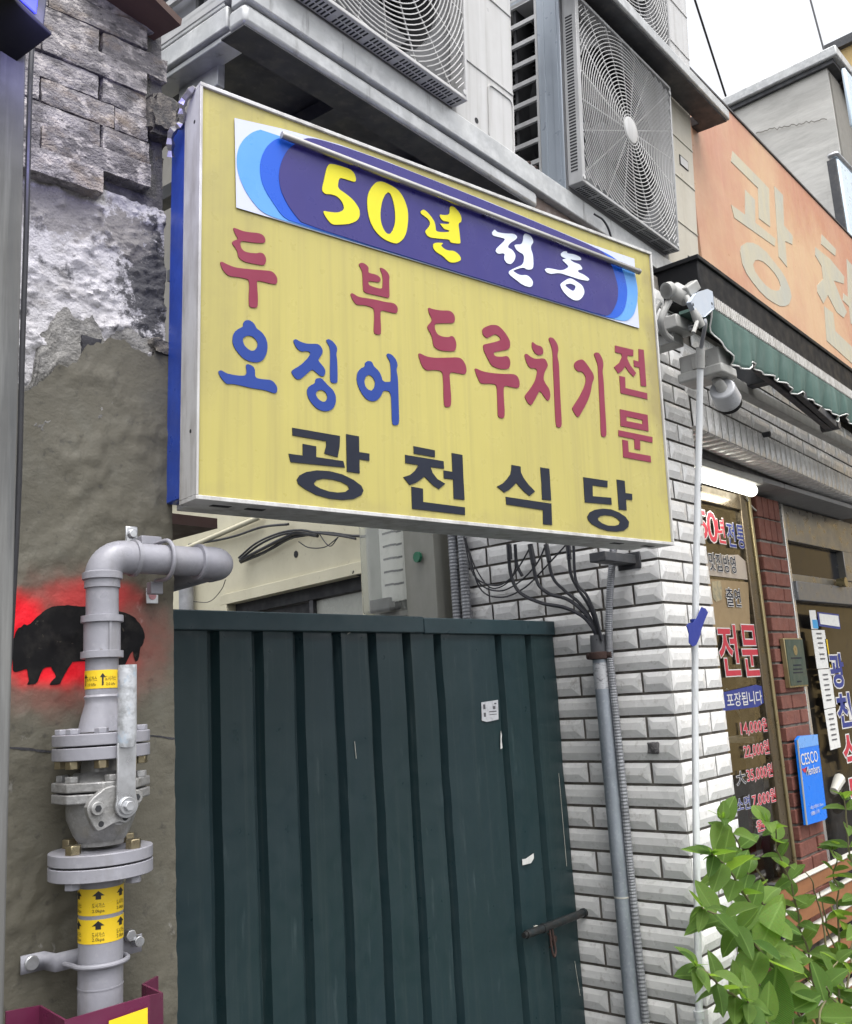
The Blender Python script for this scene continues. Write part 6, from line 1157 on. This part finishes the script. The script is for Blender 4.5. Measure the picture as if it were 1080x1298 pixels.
bpn_ = n_.new('ShaderNodeBump'); bpn_.inputs['Strength'].default_value = .8; bpn_.inputs['Distance'].default_value = .004; l_.new(wv.outputs['Fac'], bpn_.inputs['Height']); l_.new(bpn_.outputs[0], b_s.inputs['Normal'])
rib = n_.new('ShaderNodeMapRange'); rib.inputs[1].default_value = .006; rib.inputs[2].default_value = .026; rib.inputs[3].default_value = .55; rib.inputs[4].default_value = 0; l_.new(ab.outputs[0], rib.inputs[0])
vn = n_.new('ShaderNodeMapRange'); vn.inputs[1].default_value = .80; vn.inputs[2].default_value = .98; vn.inputs[3].default_value = 0; vn.inputs[4].default_value = .30; l_.new(wv.outputs['Fac'], vn.inputs[0])
mxm = n_.new('ShaderNodeMath'); mxm.operation = 'MAXIMUM'; l_.new(rib.outputs[0], mxm.inputs[0]); l_.new(vn.outputs[0], mxm.inputs[1])
mr2 = n_.new('ShaderNodeMix'); mr2.data_type = 'RGBA'; l_.new(mxm.outputs[0], mr2.inputs[0]); l_.new(mx.outputs[2], mr2.inputs[6]); mr2.inputs[7].default_value = (.30, .46, .15, 1); mx = mr2
l_.new(mx.outputs[2], b_s.inputs['Base Color']); b_s.inputs['Roughness'].default_value = .46; b_s.inputs['Specular IOR Level'].default_value = .35
tr_ = n_.new('ShaderNodeBsdfTranslucent'); br_ = n_.new('ShaderNodeMix'); br_.data_type = 'RGBA'; br_.blend_type = 'MULTIPLY'; br_.inputs[0].default_value = 1; l_.new(mx.outputs[2], br_.inputs[6]); br_.inputs[7].default_value = (2.2, 2.2, .9, 1); l_.new(br_.outputs[2], tr_.inputs['Color'])
ms = n_.new('ShaderNodeMixShader'); ms.inputs[0].default_value = .35; l_.new(b_s.outputs[0], ms.inputs[1]); l_.new(tr_.outputs[0], ms.inputs[2]); l_.new(ms.outputs[0], n_['Material Output'].inputs[0])
young = leaf_mat.copy(); young.name = 'young leaf'; rr_ = [x for x in young.node_tree.nodes if x.type == 'VALTORGB'][0]; rr_.color_ramp.elements[0].color = (.12, .26, .04, 1); rr_.color_ramp.elements[1].color = (.22, .38, .06, 1)
def leaf_mesh(mat, k, wr=.55):
    rl = random.Random(k); curl = rl.uniform(-.5, .15); fold = rl.uniform(.12, .38); tw = rl.uniform(-.4, .4); nx, ny = 4, 8
    def fn(u, v):
        w = wr * (math.sin(math.pi * min(1, v ** .80)) ** .66) * (1 - .15 * v) * .60; x = (u - .5) * w
        z = curl * v * v + fold * abs(u - .5) * w * 1.6 + .015 * math.sin(v * 20) * abs(u - .5)
        return Vector((x * math.cos(tw * v) , v * (1 - .12 * abs(curl)), z + x * math.sin(tw * v)))
    return MB().grid(nx, ny, fn).mesh('leaf', mat, 80)
LM = [leaf_mesh(leaf_mat, k, .90 + .07 * (k % 4)) for k in range(8)]; LY = [leaf_mesh(young, 40 + k, .45) for k in range(4)]
plant = thing('leafy_shrub', 'bright green broad leaved shrub in front of the pillar corner and shop window', 'shrub', None, (2.75, 1.12, 0))
po = Vector((2.75, 1.12, 0)); lr = random.Random(11)
STEMS = [[(2.5340,1.1600,0.4917),(2.5836,1.1600,0.7036),(2.6158,1.1600,0.8662),(2.5497,1.1600,1.0182),(2.4699,1.1600,1.1503),(2.3890,1.1600,1.2499)],[(2.5227,1.1200,0.8826),(2.4216,1.1200,1.0175),(2.3266,1.1200,1.1226),(2.2341,1.1200,1.1854)],[(2.9866,1.2400,0.3220),(3.0297,1.2400,0.5861),(3.0148,1.2400,0.7885),(2.9556,1.2400,0.9573),(2.9011,1.2400,1.1196),(2.8435,1.2400,1.1772)],[(2.8796,1.1400,0.3802),(2.9421,1.1400,0.6258),(3.0297,1.1400,0.8411),(3.0550,1.1400,0.9701),(3.0579,1.1400,1.0790)],[(2.4444,1.1000,0.8846),(2.3195,1.1000,0.9853),(2.2051,1.1000,1.0444),(2.1259,1.1000,1.0860)],[(2.3753,1.0800,0.7176),(2.2527,1.0800,0.8376),(2.1455,1.0800,0.9071),(2.0679,1.0800,0.9590),(2.0184,1.0800,0.9885)],[(2.9506,1.0800,0.3697),(2.9605,1.0800,0.6306),(3.0298,1.0800,0.9132),(3.0412,1.0800,1.1345),(3.0380,1.0800,1.2262)],[(2.3374,1.0500,0.6155),(2.3093,1.0500,0.7421),(2.2335,1.0500,0.8306),(2.1641,1.0500,0.8854)],[(2.3999,1.0200,0.6016),(2.4752,1.0200,0.7349),(2.5872,1.0200,0.8148),(2.6744,1.0200,0.8606)],[(2.5292,1.0600,0.5155),(2.4417,1.0600,0.7020),(2.4297,1.0600,0.8121),(2.4788,1.0600,0.8818)],[(2.4780,1.0000,0.5461),(2.6627,1.0000,0.6489),(2.7988,1.0000,0.7457)],[(3.1176,1.3000,0.6666),(3.0435,1.3000,0.8208),(2.8934,1.3000,1.0086),(2.8144,1.3000,1.0665)],[(3.3831,1.3200,0.6732),(3.3685,1.3200,0.8252),(3.2742,1.3200,0.9543)],[(3.1045,1.1800,0.5539),(3.1918,1.1800,0.7108),(3.2638,1.1800,0.8112)],[(2.5280,1.1200,0.5026),(2.3918,1.1200,0.6879),(2.3009,1.1200,0.7664),(2.2250,1.1200,0.8045)],[(3.1062,1.2000,0.3334),(3.1592,1.2000,0.6251),(3.0999,1.2000,0.8198),(3.0785,1.2000,0.9383)],[(2.8096,1.1500,0.4406),(2.7184,1.1500,0.6645),(2.6108,1.1500,0.8294),(2.5613,1.1500,0.9186)],[(2.6926,1.0000,0.5106),(2.6574,1.0000,0.7062),(2.5738,1.0000,0.7840),(2.5116,1.0000,0.8363)],[(3.2030,1.1500,0.4214),(3.2558,1.1500,0.6998),(3.2824,1.1500,0.9292)]]
def put_leaf(p, d, up, L, young_=False):
    y = d.normalized(); x = y.cross(up).normalized(); z = x.cross(y)
    m = Matrix((x, y, z)).transposed().to_4x4()
    o = meshobj('leaf', lr.choice(LY if young_ else LM), plant, Matrix.Translation(p) @ m @ Matrix.Scale(L, 4)); return o
for si, st_ in enumerate(STEMS):
    pts = spline(st_, 10); pts = [p - po for p in pts]
    for i, p in enumerate(pts): pts[i] = p + Vector((.01 * fbm((si, i * .2, 0), 1, 2), .015 * fbm((si, i * .15, 5), 1, 2), 0))
    MB().tube(pts, [.0042 - .0024 * i / len(pts) for i in range(len(pts))], 7).build('stem', bark, plant)
    tot = sum((b_ - a).length for a, b_ in zip(pts, pts[1:])); acc = 0; nxt = .05 if tot > .3 else .03; side = lr.random() * 3.1
    for a, b_ in zip(pts, pts[1:]):
        acc += (b_ - a).length
        if acc >= nxt and a.z > .54:
            nxt = acc + lr.uniform(.032, .046); side += math.pi / 2 + lr.uniform(-.4, .4); q = acc / tot
            t_ = (b_ - a).normalized(); L = (.142 - .072 * q) * lr.uniform(.62, 1.2)
            for s in (0, math.pi):
                o1 = t_.orthogonal().normalized(); o2 = t_.cross(o1); d = (o1 * math.cos(side + s) + o2 * math.sin(side + s)) + t_ * lr.uniform(.15, .7) + Vector((0, -.15, -.35 * (1 - q) + lr.uniform(-.2, .2)))
                put_leaf(a, d, Vector((lr.uniform(-.7, .1), lr.uniform(-1.0, -.3), 1.2)), L, False)
    tip = pts[-1]; t_ = (pts[-1] - pts[-3]).normalized()
    for k in range(6):
        a = k * 2.4; o1 = t_.orthogonal().normalized(); o2 = t_.cross(o1)
        put_leaf(tip - t_ * .006 * (k % 3), t_ * (1.3 - .18 * k) + (o1 * math.cos(a) + o2 * math.sin(a)) * (.25 + .2 * k), Vector((.2, -.4, 1)), .022 + .0065 * k, k < 4)
# the 300 leaves that show largest stay single, the rest are joined
lv = [c for c in plant.children if c.name.split('.')[0] == 'leaf']
cpos = Vector((0, 0, 1.6))
lv.sort(key=lambda c: -(c.matrix_local.to_scale().x / ((c.matrix_local.translation + po) - cpos).length) + (9 if c.matrix_local.translation.z + .02 < .62 else 0))
if len(lv) > 290:
    jb_ = MB()
    for c in lv[290:]:
        jb_.add([c.matrix_local @ v.co for v in c.data.vertices], [tuple(p.vertices) for p in c.data.polygons])
    plain = leaf_mat.copy(); plain.name = 'leaf without veins'
    for nd in plain.node_tree.nodes:
        if nd.type == 'BUMP': nd.inputs['Strength'].default_value = 0
        if nd.type == 'MATH' and nd.operation == 'MAXIMUM':
            for lk in list(nd.outputs[0].links): tn = lk.to_socket; plain.node_tree.links.remove(lk); tn.default_value = 0
    tag(jb_.build('small_leaves', plain, plant, smooth=80), kind='stuff')
    for c in lv[290:]: bpy.data.objects.remove(c)
bn = thing('slatted_bench', 'slatted orange brown bench with white edges behind the shrub', 'bench', None, (3.27, 1.42, 0))
for k in range(9):
    zb = .16 + .085 * k
    MB().box((0, -.012, zb), (2.2, .012, zb + .050)).build('slat', wood_p, bn, bevel=.003)
    MB().box((-.004, -.016, zb + .0505), (2.2, .012, zb + .057)).build('slat_edge', white_p, bn, bevel=.002)
for x in (.02, 1.0, 2.1): MB().box((x, .013, 0), (x + .04, .05, .90)).build('bench_post', steel_d, bn)
tag(MB().tube(spline([(2.9204,1.3500,0.7695), (2.9133,1.3500,0.7091), (2.9158,1.3500,0.6426), (2.8856,1.3500,0.5639)], 5), .004, 6).build('white_cord', white_p), 'white cord hanging at the end of the slatted bench', 'cord')
